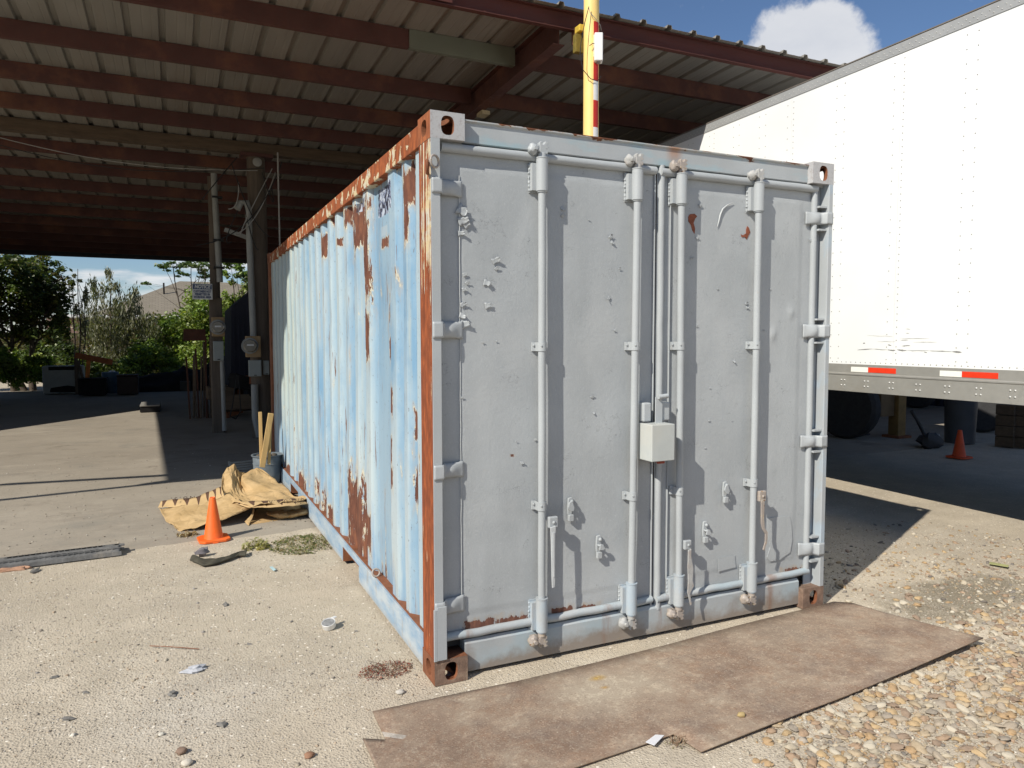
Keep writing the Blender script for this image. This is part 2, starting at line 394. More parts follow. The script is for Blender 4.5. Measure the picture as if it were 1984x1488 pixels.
M_header = flaked('header_paint', grey_header, (0, 2), bare=(.14, .055, .03), thr=.74, streak=(5, 5, 16), edgez=((2.545, 2.585, .30),), under=(.5, .5, .46), micro=.3)
def cast_paint(N, o, xyz): return N.mix(N.rng(N.noise(o, 60, 4, .7), .52, .64, 0, .4), (.42, .42, .425), (.24, .19, .17))
M_cast_top = flaked('casting_paint', cast_paint, (0, 2), bare=(.26, .10, .05), thr=.74, streak=(10, 10, 10), micro=.8)
M_cast_side = flaked('casting_side_rust', rail_rust_paint, (1, 2), bare=(.26, .085, .035), thr=.36, streak=(10, 10, 6), micro=.8)
M_cast_low = plain('rusted_casting', (.20, .13, .095), .9, var=.45, scale=18, bump=.6, dirt=(.34, .27, .2))
M_cam = flaked('corroded_cam', lambda N, o, x: N.mix(N.noise(o, 40, 4, .6), (.27, .21, .17), (.42, .40, .38)), (0, 2), bare=(.19, .10, .06), thr=.60, streak=(40, 40, 40), micro=.5)
M_cam_g = plain('corroded_cam_grey', (.40, .40, .39), .7, var=.25, scale=30, bump=.4, dirt=(.27, .18, .13))
M_rust = plain('rust', (.20, .075, .035), .9, var=.4, scale=14, bump=.5)
M_box = plain('lock_box_paint', (.44, .465, .455), .5, var=.07, scale=5, bump=.1, dirt=(.47, .47, .43))
M_inside = plain('container_inside', (.06, .055, .05), .9)

# trailer
def trailer_mat():
    mt, N = mat('white_trailer_panel'); o = N.tc()
    a = N.noise(N.map(o, (1, .5, .5)), 1.5, 4); c = N.mix(N.rng(a, .4, .65), (.82, .83, .82), (.75, .765, .76))
    N.out(c, .32, 0, N.bump(N.noise(N.map(o, (1, .8, .4)), 1.3, 3), .2, .01), .5); return mt
M_trailer = trailer_mat()
M_alu = plain('trailer_aluminium', (.36, .35, .32), .5, .35, var=.10, scale=3, bump=.08, dirt=(.29, .27, .23))
M_alu_top = plain('trailer_top_rail', (.36, .37, .37), .55, .2, var=.08, scale=3, bump=.08)
M_dtrim = plain('dull_trim', (.16, .14, .12), .8)
M_rivet = plain('rivet_metal', (.55, .55, .53), .45, .4, var=.05)
M_rivet_d = plain('panel_rivet', (.35, .35, .33), .5, .2, var=.05)
M_red = plain('reflective_red', (.75, .045, .015), .35, var=.12, scale=30)
M_white = plain('reflective_white', (.82, .82, .76), .35, var=.05, scale=30)
M_scuff = plain('scuff', (.24, .24, .23), .8, var=.5, scale=40)
M_rubber = plain('rubber', (.035, .035, .037), .85, var=.3, scale=20, bump=.4)
M_steel_dark = plain('dark_steel', (.05, .05, .055), .7, .2, var=.3)
# shed
M_sheet = plain('galvanised_sheet', (.245, .23, .20), .6, .15, var=.16, scale=1.2, bump=.1, stretch=(3, .5, 1), dirt=(.20, .17, .14))
M_redox = plain('red_oxide_steel', (.080, .032, .026), .75, var=.28, scale=2.5, bump=.2, dirt=(.17, .07, .035))
M_redox2 = plain('red_oxide_front', (.082, .024, .018), .8, var=.3, scale=2.5, bump=.2, stretch=(.6, 3, 3), dirt=(.05, .02, .017))
M_primer = plain('green_primer', (.14, .155, .12), .7, var=.12, scale=3)
M_timber = plain('old_timber', (.10, .07, .045), .9, var=.4, scale=3, bump=.5, stretch=(1, 6, 6))
M_polewood = plain('pole_wood', (.105, .082, .062), .9, var=.35, scale=3, bump=.6, stretch=(8, 8, .6))
M_conduit = plain('grey_conduit', (.27, .27, .25), .6, var=.15, scale=5)
M_meterbox = plain('meter_enclosure', (.30, .20, .10), .7, var=.15, scale=5)
M_breaker = plain('grey_enclosure', (.28, .30, .28), .6, var=.1, scale=4)
M_wire = plain('black_wire', (.02, .02, .02), .7)
M_wire_l = plain('pale_wire', (.30, .29, .27), .6)
M_yellow = plain('yellow_paint', (.86, .62, .22), .45, var=.08, scale=2, bump=.06, dirt=(.78, .60, .28))
M_yellow_d = plain('weathered_yellow', (.55, .38, .05), .6, var=.3, scale=12)
M_plastic = plain('white_plastic', (.74, .74, .72), .4, var=.04)
M_redstrip = plain('red_strip', (.50, .03, .02), .4, var=.12, scale=20)
M_signw = plain('sign_white', (.62, .62, .60), .5, var=.05)
M_signb = plain('sign_blue', (.045, .07, .15), .5, var=.05)
M_glass = plain('meter_glass', (.24, .22, .18), .2, var=.2, scale=20)

# ground
def ground_mat(kind):
    mt, N = mat(kind); o = N.tc(); xyz = N.sep(o)
    big = N.noise(o, .55, 5, .6); midn = N.noise(o, 3.0, 6, .62); fine = N.noise(o, 75, 5, .7); gr = N.noise(o, 260, 3, .6)
    if kind == 'sandy_gravel':
        c = N.mix(N.rng(big, .38, .62), (.50, .432, .335), (.585, .51, .40))
        c = N.mix(N.rng(midn, .40, .64, 0, .6), c, (.40, .345, .265))
        dk = N.m('MULTIPLY', N.rng(N.noise(o, 1.1, 6, .6), .55, .68), .45)
        c = N.mix(dk, c, (.36, .31, .25))
        # old damp oil mark right of the steel sheet
        dx = N.m('SUBTRACT', xyz[0], 3.35); dy = N.m('SUBTRACT', xyz[1], -.25)
        q = N.m('ADD', N.m('SQRT', N.m('ADD', N.m('POWER', N.m('DIVIDE', dx, .75), 2.0), N.m('POWER', N.m('DIVIDE', dy, .33), 2.0))), N.m('MULTIPLY', N.m('SUBTRACT', N.noise(o, 5, 5, .65), .5), 1.6))
        c = N.mix(N.rng(q, 1.1, .6, 0, .85), c, (.17, .145, .10))
        c = N.mix(N.rng(N.noise(N.map(o, (1, 1.8, 1), rot=(0, 0, .6)), .9, 7, .68), .50, .64, 0, .5), c, (.40, .345, .275))
        c = N.mix(N.rng(N.noise(o, 1.9, 7, .7), .56, .70, 0, .45), c, (.66, .59, .48))
        # pale spilt dust left
        dx = N.m('SUBTRACT', xyz[0], -1.05); dy = N.m('SUBTRACT', xyz[1], .25)
        q = N.m('ADD', N.m('SQRT', N.m('ADD', N.m('POWER', dx, 2.0), N.m('POWER', dy, 2.0))), N.m('MULTIPLY', N.noise(o, 6, 5, .65), .4))
        c = N.mix(N.rng(q, .75, .25, 0, .35), c, (.52, .50, .46))
        sp = N.vor(o, 95, 'F1', 'Color'); spd = N.vor(o, 95, 'F1', 'Distance')
        grain = N.mix(N.rng(N.sep(sp)[0], .0, 1.0), (.24, .205, .165), (.72, .65, .54))
        c = N.mix(N.m('MULTIPLY', N.rng(spd, .6, .25), N.rng(N.noise(o, 2.3, 5, .65), .38, .62, .15, .62)), c, grain)
        c = N.mix(N.rng(gr, .35, .7, 0, .22), c, (.22, .19, .15))
        w1 = N.vor(o, 34, 'F1', 'Distance'); w2 = N.sep(N.vor(o, 34, 'F1', 'Color'))[1]
        c = N.mix(N.m('MULTIPLY', N.rng(w1, .26, .16), N.rng(w2, .80, .86)), c, (.78, .72, .62))
        c = N.mix(N.m('MULTIPLY', N.rng(w1, .24, .14), N.rng(w2, .12, .06)), c, (.20, .17, .14))
        h = N.m('ADD', N.m('MULTIPLY', N.rng(spd, .6, .0), 1.5), N.m('ADD', N.m('MULTIPLY', fine, 1.2), N.m('MULTIPLY', midn, 2.0)))
        N.out(c, .95, 0, N.bump(h, .5, .005), .15)
    else:
        c = N.mix(N.rng(big, .35, .65), (.285, .248, .20), (.335, .295, .24))
        st = N.noise(N.map(o, (1.0, 1.5, 1), rot=(0, 0, .5)), 1.4, 8, .7)
        c = N.mix(N.rng(st, .50, .66, 0, .55), c, (.225, .195, .16))
        c = N.mix(N.rng(N.noise(o, .9, 5, .7), .55, .68, 0, .5), c, (.20, .19, .165))
        c = N.mix(N.rng(fine, .45, .72, 0, .45), c, (.20, .185, .16))
        c = N.mix(N.rng(N.noise(o, 1.4, 7, .72), .57, .66, 0, .5), c, (.165, .14, .11))
        c = N.mix(N.rng(N.noise(N.map(o, (1, 1.6, 1), rot=(0, 0, -.25)), 1.7, 8, .72), .54, .66, 0, .4), c, (.40, .355, .29))
        e = N.vor(o, 1.3, 'DISTANCE_TO_EDGE')
        h = N.m('ADD', N.m('MULTIPLY', fine, 1.0), N.m('MULTIPLY', midn, 1.5))
        N.out(c, .9, 0, N.bump(h, .5, .004), .2)
    return mt
M_ground = ground_mat('sandy_gravel'); M_slab = ground_mat('dusty_concrete')
def vcol(name, rough=.8, bs=30, spec=.3, sub=0, gain=.25):
    mt, N = mat(name); a = N.n('ShaderNodeAttribute', attribute_name='col'); o = N.tc()
    c = N.mix(N.rng(N.noise(o, bs, 4, .6), .3, .7, 0, gain*2), a.outputs['Color'], (.10, .08, .06))
    b = N.out(c, rough, 0, N.bump(N.noise(o, bs*2, 3), .3, .002), spec)
    return mt
M_pebble = vcol('pebble'); M_speck = vcol('fine_gravel_grain', gain=.1)
def leafmat(name):
    mt, N = mat(name); a = N.n('ShaderNodeAttribute', attribute_name='col')
    d = N.n('ShaderNodeBsdfDiffuse'); t = N.n('ShaderNodeBsdfTranslucent'); g = N.n('ShaderNodeBsdfGlossy')
    N.put(d.inputs[0], a.outputs['Color']); N.put(t.inputs[0], N.mix(1.0, a.outputs['Color'], (1.3, 1.25, .5), 'MULTIPLY'))
    g.inputs[0].default_value = (.6, .6, .55, 1); g.inputs[1].default_value = .45
    m1 = N.n('ShaderNodeMixShader'); m1.inputs[0].default_value = .42; m2 = N.n('ShaderNodeMixShader'); m2.inputs[0].default_value = .05
    L = mt.node_tree.links; L.new(d.outputs[0], m1.inputs[1]); L.new(t.outputs[0], m1.inputs[2]); L.new(m1.outputs[0], m2.inputs[1]); L.new(g.outputs[0], m2.inputs[2])
    o = N.n('ShaderNodeOutputMaterial'); L.new(m2.outputs[0], o.inputs[0]); return mt
M_leaf = leafmat('leaf')
M_bark = plain('bark', (.085, .065, .05), .95, var=.4, scale=8, bump=.8, stretch=(3, 3, .6))

# ------------------------------------------------------------------ setting: ground, slab
def ground():
    mb = MB()
    xs = [-400, -150, -60, -30, -15, -9] + [round(-6+.1*i, 3) for i in range(0, 131)] + [9, 12, 16, 30, 60, 150, 400]
    ys = [-200, -60, -20, -9, -5] + [round(-3.2+.1*i, 3) for i in range(0, 70)] + [5, 7, 10, 14, 20, 30, 60, 120, 300, 600]
    nx = len(xs)
    vs = [(x, y, gh(x, y)) for y in ys for x in xs]
    mb.add(vs, [(j*nx+i, j*nx+i+1, (j+1)*nx+i+1, (j+1)*nx+i) for j in range(len(ys)-1) for i in range(nx-1)])
    return tag(mb.build('ground', M_ground, smooth=60), 'sandy gravel yard strewn with small stones', kind='structure')
GROUND = ground()
def slab():
    mb = MB(); top = []; xs = np.linspace(-12, 16, 260)
    for x in xs:
        yb = 3.15 + .05*x if x < 0 else 3.15+.8*min(1, x/1.2)
        yb += .10*mnoise.noise(Vector((x*1.3, 0, 0))) + .05*mnoise.noise(Vector((x*5, 0, 2)))
        top.append((x, yb))
    vs = []; k = len(top)
    for x, y in top: vs.append((x, y-.05, -.02))
    for x, y in top: vs.append((x, y, .006))
    for x, y in top: vs.append((x, 8.0, .008))
    for x, y in top: vs.append((x, 24.0, .008))
    fs = [(r*k+i, r*k+i+1, (r+1)*k+i+1, (r+1)*k+i) for r in range(3) for i in range(k-1)]
    mb.add(vs, fs); return tag(mb.build('concrete_floor', M_slab, smooth=40), 'worn dusty concrete floor under the shed', kind='structure')
slab()

# ------------------------------------------------------------------ shipping container
CW, CL, CH = 2.438, 6.058, 2.591
box_root = empty('shipping_container')
tag(box_root, 'twenty foot shipping container with grey double doors and peeling pale blue corrugated side', 'shipping container')
def casting(name, x0, y0, z0, side_mat, front_mat, hole_x=True, px=1, py=1):
    """corner casting with oval holes in the end, side and top or bottom faces"""
    wx, wy, wz, t = .162, .178, .118, .022
    mb = MB(); n = 28
    def face(c, U, V, hu, hv, W_, ru, rv, hole):
        c = Vector(c); U = Vector(U); V = Vector(V); W_ = Vector(W_)
        if not hole:
            mb.add([c-U*hu-V*hv, c+U*hu-V*hv, c+U*hu+V*hv, c-U*hu+V*hv], [(0,1,2,3)]); return
        inner, outer = [], []
        for i in range(n):
            a = 2*math.pi*(i+.5)/n; ca, sa = math.cos(a), math.sin(a)
            e = .75
            inner.append(c + U*ru*math.copysign(abs(ca)**e, ca) + V*rv*math.copysign(abs(sa)**e, sa))
            k = 1/max(abs(ca)/hu, abs(sa)/hv); outer.append(c + U*ca*k + V*sa*k)
        # snap outer points near corners
        for su in (-1, 1):
            for sv in (-1, 1):
                cc = c+U*hu*su+V*hv*sv; j = min(range(n), key=lambda q: (outer[q]-cc).length); outer[j] = cc
        back = [p - W_*t for p in inner]; wide = [p - W_*t + (p-c)*.35 for p in inner]
        vs = outer+inner+back+wide
        fs = [(r*n+i, r*n+(i+1)%n, (r+1)*n+(i+1)%n, (r+1)*n+i) for r in range(3) for i in range(n)]
        mb.add(vs, fs)
    cx, cy, cz = x0+wx/2, y0+wy/2, z0+wz/2
    tz = 1 if z0 > 1 else -1
    face((cx, y0, cz), (1,0,0), (0,0,1), wx/2, wz/2, (0,-1,0), .031, .042, py == 1)
    face((cx, y0+wy, cz), (1,0,0), (0,0,1), wx/2, wz/2, (0,1,0), .031, .042, py == -1)
    face((x0, cy, cz), (0,1,0), (0,0,1), wy/2, wz/2, (-1,0,0), .036, .036, True)
    face((x0+wx, cy, cz), (0,1,0), (0,0,1), wy/2, wz/2, (1,0,0), .036, .036, px == 1)
    face((cx, cy, z0+wz), (1,0,0), (0,1,0), wx/2, wy/2, (0,0,1), .031, .058, tz == 1)
    face((cx, cy, z0), (1,0,0), (0,1,0), wx/2, wy/2, (0,0,-1), .031, .058, tz == -1)
    o = mb.build('corner_casting', front_mat, box_root)
    if side_mat:
        o.data.materials.append(side_mat)
        for p in o.data.polygons:
            if abs(p.normal.x) > .8 and p.center.x < x0+.01: p.material_index = 1
            if abs(p.normal.z) > .8 and p.center.z > z0+wz-.005: p.material_index = 1
    o.data.materials.append(M_rust); k_ = len(o.data.materials)-1
    for p in o.data.polygons:
        c_ = p.center
        if min(c_.x-x0, x0+wx-c_.x, c_.y-y0, y0+wy-c_.y, c_.z-z0, z0+wz-c_.z) > .003: p.material_index = k_
        if (py == 1 and p.center.y > y0+wy-.005) or (px == 0 and p.center.x > x0+wx-.005) or (tz == -1 and p.center.z > z0+wz-.005 and False): p.material_index = k_
    return o
zt = CH-.118
for (x, y, z, sm, fm, px, py) in ((0, 0, zt, M_cast_side, M_cast_top, 0, 1), (CW-.162, 0, zt, None, M_cast_top, 1, 1), (0, 0, 0, M_rust, M_cast_low, 0, 1), (CW-.162, 0, 0, None, M_cast_low, 1, 1),
                      (0, CL-.178, zt, M_rust, M_cast_low, 0, -1), (CW-.162, CL-.178, zt, None, M_cast_low, 1, -1), (0, CL-.178, 0, M_rust, M_cast_low, 0, -1), (CW-.162, CL-.178, 0, None, M_cast_low, 1, -1)):
    casting('corner_casting', x, y, z, sm, fm, px=px, py=py)
# corner posts: outer side plate rusted, front flange grey
mb = MB()
mb.add([(0.002, .004, .118), (0.002, .17, .118), (0.002, .17, zt), (0.002, .004, zt)], [(0,1,2,3)])
mb.add([(0.002, .17, .118), (.05, .17, .118), (.05, .17, zt), (0.002, .17, zt)], [(0,1,2,3)])
o = tag(mb.build('corner_post', M_post, box_root), 'rusted side face of the corner post with cream paint streaks')
mb = MB(); prof = [(.0025, .0), (.044, .0), (.046, .003), (.046, .13), (.040, .13), (.040, .008), (.0025, .008)]
mb.prism(prof, .118, zt, 'z')
mb.build('post_flange', M_flange, box_root, bevel=.001)
mb = MB(); mb.prism([(CW-.003, .0), (CW-.03, .0), (CW-.033, .003), (CW-.033, .066), (CW-.026, .066), (CW-.026, .008), (CW-.003, .008)], .118, zt, 'z')
mb.box(CW-.095, CW-.034, .066, .073, .118, zt); mb.box(CW-.008, CW-.0035, .009, .165, .118, zt)
mb.build('corner_post', M_sleeve, box_root)
# little welded brackets that close the right-hand post recess between hinges
for z in (2.345, 2.215, 1.70, 1.565, 1.05, .925, .415, .27):
    MB().box(CW-.092, CW-.034, .012, .065, z-.005, z+.005).build('post_gusset', M_grey, box_root)
for x in (0.004, CW-.164):
    MB().box(x, x+.16, CL-.17, CL-.01, .118, zt).build('corner_post', M_rust, box_root)
# a bar welded to the foot of the left front post
MB().box(-.004, .012, -.009, -.001, .118, .36).box(.012, .058, -.009, -.001, .12, .37).build('foot_plate', M_flange, box_root, bevel=.002)

# rails
def top_rail(x0, x1, mt):
    mb = MB(); mb.prism([(x0, zt+.0), (x1, zt+.0), (x1, zt+.10), (x0, zt+.10)], .178, CL-.178, 'y')
    return mb.build('top_rail', mt, box_root, bevel=.004)
top_rail(.004, .062, M_toprail); top_rail(CW-.062, CW-.004, M_rust)
mb = MB()                                             # bottom rail with fork pockets
def rail_seg(y0, y1, z0=.022, z1=.175):
    mb.box(.004, .012, y0, y1, z0, z1); mb.box(.012, .055, y0, y1, z1-.006, z1)
rail_seg(.178, 1.52); rail_seg(2.02, 4.04); rail_seg(4.54, CL-.178)
rail_seg(1.5201, 2.0199, .128); rail_seg(4.0401, 4.5399, .128)
mb.build('bottom_rail', M_rail, box_root)
MB().box(.013, .07, .178, CL-.178, .177, .184).build('rail_ledge', M_rust, box_root)
for y0 in (1.52, 4.04):
    mb = MB(); mb.box(.006, .6, y0, y0+.008, .02, .128); mb.box(.006, .6, y0+.49, y0+.498, .02, .128); mb.box(.006, .6, y0+.008, y0+.49, .118, .124)
    mb.build('fork_pocket', M_rust, box_root)
MB().box(CW-.012, CW-.004, .178, CL-.178, .022, .175).build('bottom_rail', M_rail, box_root)
# corrugated side
def corr_profile():
    """(y, x) outline: outer flats at x=.022, recesses at x=.058"""
    xo, xi = .022, .058; pr = [(.165, xo)]
    for (a, b, s) in ((.285, .455, .045), (.515, .665, .045), (.775, 1.235, .06)):
        pr += [(a, xo), (a+s, xi), (b-s, xi), (b, xo)]
    y = 1.345
    while y + .24 < CL-.2:
        pr += [(y, xo), (y+.066, xi), (y+.140, xi), (y+.206, xo)]; y += .2785
    pr += [(CL-.17, xo)]; return pr
def corr(x_of, name, m_):
    pr = corr_profile(); ys = []
    zs = np.linspace(.184, zt+.02, 34); dense = []
    for (a, b) in zip(pr[:-1], pr[1:]):
        k = max(1, int(abs(b[0]-a[0])/.06))
        for i in range(k): dense.append((a[0]+(b[0]-a[0])*i/k, a[1]+(b[1]-a[1])*i/k))
    dense.append(pr[-1]); mb = MB()
    vs = []
    for z in zs:
        for (y, x) in dense:
            d = .010*mnoise.noise(Vector((y*1.1, z*.9, 1))) + .004*mnoise.noise(Vector((y*4, z*3, 5)))
            d *= min(1, (z-.18)*4, (zt+.02-z)*4)
            vs.append((x_of(x+d), y, z))
    k = len(dense); mb.add(vs, [(j*k+i, j*k+i+1, (j+1)*k+i+1, (j+1)*k+i) for j in range(len(zs)-1) for i in range(k-1)])
    return mb.build(name, m_, box_root, smooth=20)
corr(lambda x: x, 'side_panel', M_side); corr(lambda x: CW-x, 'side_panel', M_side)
# roof and rear
mb = MB(); prr = []
for i in range(28):
    y = .2+i*.205; prr += [(y, .0), (y+.03, .02), (y+.09, .02), (y+.12, .0)]
vs = [(x, y, CH-.035+z) for x in (.062, CW-.062) for y, z in prr]; k = len(prr)
mb.add(vs, [(i, i+1, k+i+1, k+i) for i in range(k-1)]); mb.build('roof_panel', M_rust, box_root)
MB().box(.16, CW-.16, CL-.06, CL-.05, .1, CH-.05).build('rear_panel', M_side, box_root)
MB().box(.07, CW-.07, .1, CL-.1, .13, .16).build('floor', M_inside, box_root)
# header and sill
mb = MB(); mb.prism([(.048, 2.476), (.040, 2.480), (.040, 2.565), (.030, 2.572), (.030, 2.578), (.07, 2.578), (.10, 2.56), (.10, 2.476)], .1625, CW-.1625, 'x')
mb.build('header', M_header, box_root)
mb = MB(); mb.prism([(.052, .018), (.036, .022), (.036, .155), (.05, .172), (.11, .172), (.11, .018)], .1625, CW-.1625, 'x')
mb.build('sill', M_sill, box_root)
MB().box(.047, .1625, .047, .10, zt-.01, zt).build('header_return', M_grey, box_root); MB().box(CW-.1625, CW-.034, .047, .10, zt-.01, zt).build('header_return', M_grey, box_root)

# ---- doors
def wavy(a, b, n, amp, seed):
    a = Vector(a); b = Vector(b); out = []
    for i in range(n+1):
        t = i/n; p = a.lerp(b, t); q = Vector((seed, t*9*(b-a).length, 0))
        out.append(p + Vector((mnoise.noise(q), mnoise.noise(q+Vector((5,5,0)))*.4, mnoise.noise(q+Vector((9,0,0)))))*amp)
    return out
def door(x0, x1, right):
    # skin with slight buckles and a welded border
    mb = MB()
    def skin(u, v):
        x = x0+(x1-x0)*u; z = .20+2.27*v
        e = min(u, 1-u)*(x1-x0); ez = min(v, 1-v)*2.27
        raised = 1 if (e > .105 and ez > .10) else 0
        y = .056 - .0035*raised + .0045*mnoise.noise(Vector((x*2.2, z*.9, 3)))*min(1, e*8) + .0018*mnoise.noise(Vector((x*7, z*4, 8)))
        if right and x > 2.02:
            for (bx, bz) in (D(1533,606), D(1498,648)):
                d = ((x-bx)/.022)**2+((z-bz)/.032)**2; y -= .008*math.exp(-d)
            for (bx, bz) in (D(1436,895),):
                d = ((x-bx)/.018)**2+((z-bz)/.04)**2; y -= .006*math.exp(-d)
        return (x, y, z)
    mb.grid(skin, 76, 150)
    dr = mb.build('door', M_door, box_root, smooth=50)
    # rubber seal painted over: rounded tube round the leaf
    r = .019; yl = .043
    mt_ = M_grey
    zlo, zhi = .202, 2.452
    xa, xb = x0+.012, x1-.012
    tp = MB(); tp.tube(wavy((xa, yl, zhi-.005), (xb, yl, zhi-.003), 24, .002, 1), [.021]*25, 12)
    tp.build('seal', mt_, dr, smooth=60)
    tp = MB(); tp.tube(wavy((xa, yl, zlo), (xb, yl, zlo+.004), 40, .005, 4+right), [.020]*41, 12)
    tp.build('seal', M_sill, dr, smooth=60)
    if right:
        tp = MB(); tp.tube(wavy((xb-.008, yl+.004, zlo), (xb-.008, yl+.004, zhi), 30, .0025, 7), [.018]*31, 12); tp.build('seal', mt_, dr, smooth=60)
        tp = MB(); tp.tube(wavy((xa+.012, .050, zlo-.055), (xa+.012, .052, zhi+.03), 40, .003, 9), [.0185]*41, 12); tp.build('centre_seal', mt_, dr, smooth=60)
        tp = MB(); tp.box(xa+.066, xa+.071, .043, .053, .30, 2.36); tp.build('weld_strip', mt_, dr, bevel=.002)
    else:
        MB().box(x1-.014, x1-.004, .046, .054, .16, 2.47).build('edge_strip', mt_, dr, bevel=.003)
        # ragged ridge of old paint where the panel meets the frame
        q = []
        for i in range(90):
            z = .33+2.0*i/89; q.append((x0+.103+.003*mnoise.noise(Vector((z*14, 0, 0))), .0505, z))
        MB().tube(q, .0022, 5).build('paint_ridge', M_plasticg, dr)
    return dr
M_rpatch = plain('bare_rust', (.24, .075, .04), .85, var=.5, scale=50, bump=.5)
M_plasticg = plain('pale_paint_edge', (.45, .47, .48), .5, var=.12, scale=20)
DL = door(.050, 1.236, 0); DR = door(1.244, CW-.078, 1)
# hinges
def hinge(z, right, dr, k):
    mb = MB(); n = 18; h = .034 + .003*(k % 2)
    pts = []
    for i in range(n+1):
        t = i/n; x = .004+.160*t
        bul = math.exp(-((t-.60)/.22)**2)
        q_ = min(1, max(0, (t-.27)/.10)); q_ = q_*q_*(3-2*q_); y = -.0035 + .034*q_ + .016*max(0, (t-.37)/.63) - (.016 if right else .009)*bul
        pts.append((x, y, bul))
    vs = []; m_ = 7
    for (x, y, bul) in pts:
        X = CW-x*1.0+.0 if right else x
        for j in range(m_):
            s = -1+2*j/(m_-1); yy = y + .007*bul*abs(s)**2*1.5 - .004*(1-s*s)*bul
            hh = h*(1.08 if abs(x-.16) < .02 else 1)
            vs.append((X, yy, z+s*hh))
    fs = [(i*m_+j, i*m_+j+1, (i+1)*m_+j+1, (i+1)*m_+j) for i in range(n) for j in range(m_-1)]
    mb.add(vs, fs); o = mb.build('hinge', M_grey, dr, smooth=60)
    s = o.modifiers.new('thick', 'SOLIDIFY'); s.thickness = .005; s.offset = 0
    return o
for i, z in enumerate((2.268, 1.631, .988, .352)): hinge(z, False, DL, i)
for i, z in enumerate((2.28, 1.632, .986, .343)): hinge(z, True, DR, i)

# locking bars
def lock_bar(dr, xt, xb, k, cam_t, cam_b):
    yr = .006
    def X(z): return xt + (xb-xt)*(2.45-z)/2.3
    mb = MB(); pts = [(X(z)+.0018*mnoise.noise(Vector((z*3, k, 0))), yr, z) for z in np.linspace(.17, 2.46, 30)]
    mb.tube(pts, .0185, 16)
    mb.build('lock_rod', M_grey, dr, smooth=60)
    for (za, zb, mt_) in ((2.285, 2.435, M_sleeve if k == 2 else M_grey), (.165, .325, M_sleeve)):   # bearing sleeves with back plate
        mb = MB(); zc = (za+zb)/2
        mb.tube([(X(zc), yr, za), (X(zc), yr, zb)], .0285, 20)
        mb.tube([(X(zc), yr, za-.006), (X(zc), yr, za)], .0245, 20); mb.tube([(X(zc), yr, zb), (X(zc), yr, zb+.005)], .0305, 20)
        mb.box(X(zc)-.046, X(zc)-.004, yr+.012, .050, za+.004, zb-.02)
        mb.box(X(zc)-.050, X(zc)+.03, .044, .052, za-.004, zb-.012)
        for q in range(7): mb.blob((X(zc)-.050+.002*mnoise.noise(Vector((q, k, 1))), .045, za+.006+q*(zb-za-.03)/6), .0055, 6, 4, .4, q+k)
        mb.build('bar_bearing', mt_, dr, smooth=40, bevel=.002)
    for z in (1.553, .783):
        mb = MB(); x = X(z); s = 10; hh = .021
        prof = [(x-.036, .050), (x-.036, .040), (x-.022, .036)]
        for i in range(s+1):
            a = math.pi*(1.0+i/s); prof.append((x+.0225*math.cos(a), yr+.0225*math.sin(a)))
        prof += [(x+.022, .05), (x+.016, .05)]
        for i in range(s+1):
            a = math.pi*(2.0-i/s); prof.append((x+.0192*math.cos(a), yr+.0192*math.sin(a)))
        prof += [(x-.018, .042), (x-.030, .05)]
        mb.prism(prof, z-hh, z+hh, 'z'); mb.blob((x-.030, .035, z+.006), .006, 8, 5, .1); mb.blob((x-.012, yr-.020, z+.004), .005, 8, 5, .1)
        mb.build('bar_guide', M_grey, dr, smooth=30)
    # cams and keepers
    for (zc, up, mt_) in ((2.44, 1, cam_t), (.158, -1, cam_b)):
        mb = MB(); x = X(zc)
        mb.tube([(x, yr, zc), (x, yr, zc+up*.02)], .020, 12)
        prof = [(-.016, .0), (.022, .0), (.026, .014), (.014, .022), (.030, .030), (.018, .040), (.030, .052), (.010, .058), (.006, .046), (-.004, .040), (-.010, .058), (-.020, .050)]
        mb.prism([(x+a, zc+up*(.016+b)) for a, b in prof], yr-.014, yr+.012, 'y')
        mb.build('cam', mt_, dr, smooth=40, bevel=.002)
        mb = MB(); mb.blob((x-.044, yr+.006, zc+up*.036), .026, 14, 10, .16, k+up, (1, .9, 1.05)); mb.tube([(x-.044, yr-.03, zc+up*.036), (x-.044, yr-.01, zc+up*.036)], .010, 6); mb.box(x-.052, x-.018, yr+.01, .045, zc+up*.036-.022, zc+up*.036+.02)
        mb.box(x-.026, x-.014, yr-.012, yr+.006, zc+up*.040-.016, zc+up*.040+.014)
        mb.build('cam_keeper', mt_, box_root, smooth=50)
lock_bar(DL, .553, .553, 0, M_grey, M_cam)
lock_bar(DL, 1.091, 1.074, 1, M_cam_g, M_cam_g)
lock_bar(DR, 1.362, 1.378, 2, M_cam, M_cam)
lock_bar(DR, 1.884, 1.885, 3, M_cam_g, M_cam)
# handles
def hub(dr, x, z, w=.05, h=.055, mt_=None):
    mb = MB(); mb.box(x-w*.35, x+w*.65, -.030, -.008, z-h/2, z+h/2); mb.box(x-.01, x+.02, -.008, .01, z-h*.4, z+h*.4)
    o = mb.build('handle_hub', mt_ or M_grey, dr, bevel=.006, segs=3)
    mb = MB(); mb.lathe([(0, .006), (.007, .004), (.009, 0)], (x+.008, -.031, z), 10, Matrix.Rotation(math.pi/2, 3, 'X')); mb.build('pin', mt_ or M_grey, dr, smooth=50)
hub(DL, .592, .705)
mb = MB(); mb.prism([(.578, .685), (.606, .69), (.604, .60), (.603, .42), (.600, .388), (.588, .386), (.586, .42), (.581, .62)], -.040, -.032, 'y'); mb.prism([(.586, .66), (.598, .66), (.598, .44), (.590, .44)], -.044, -.040, 'y')
tag(mb.build('handle', M_plasticg, DL, bevel=.0015), 'straight pale door handle hanging down beside the left bar')
hub(DR, 1.402, .495, .045, .05)
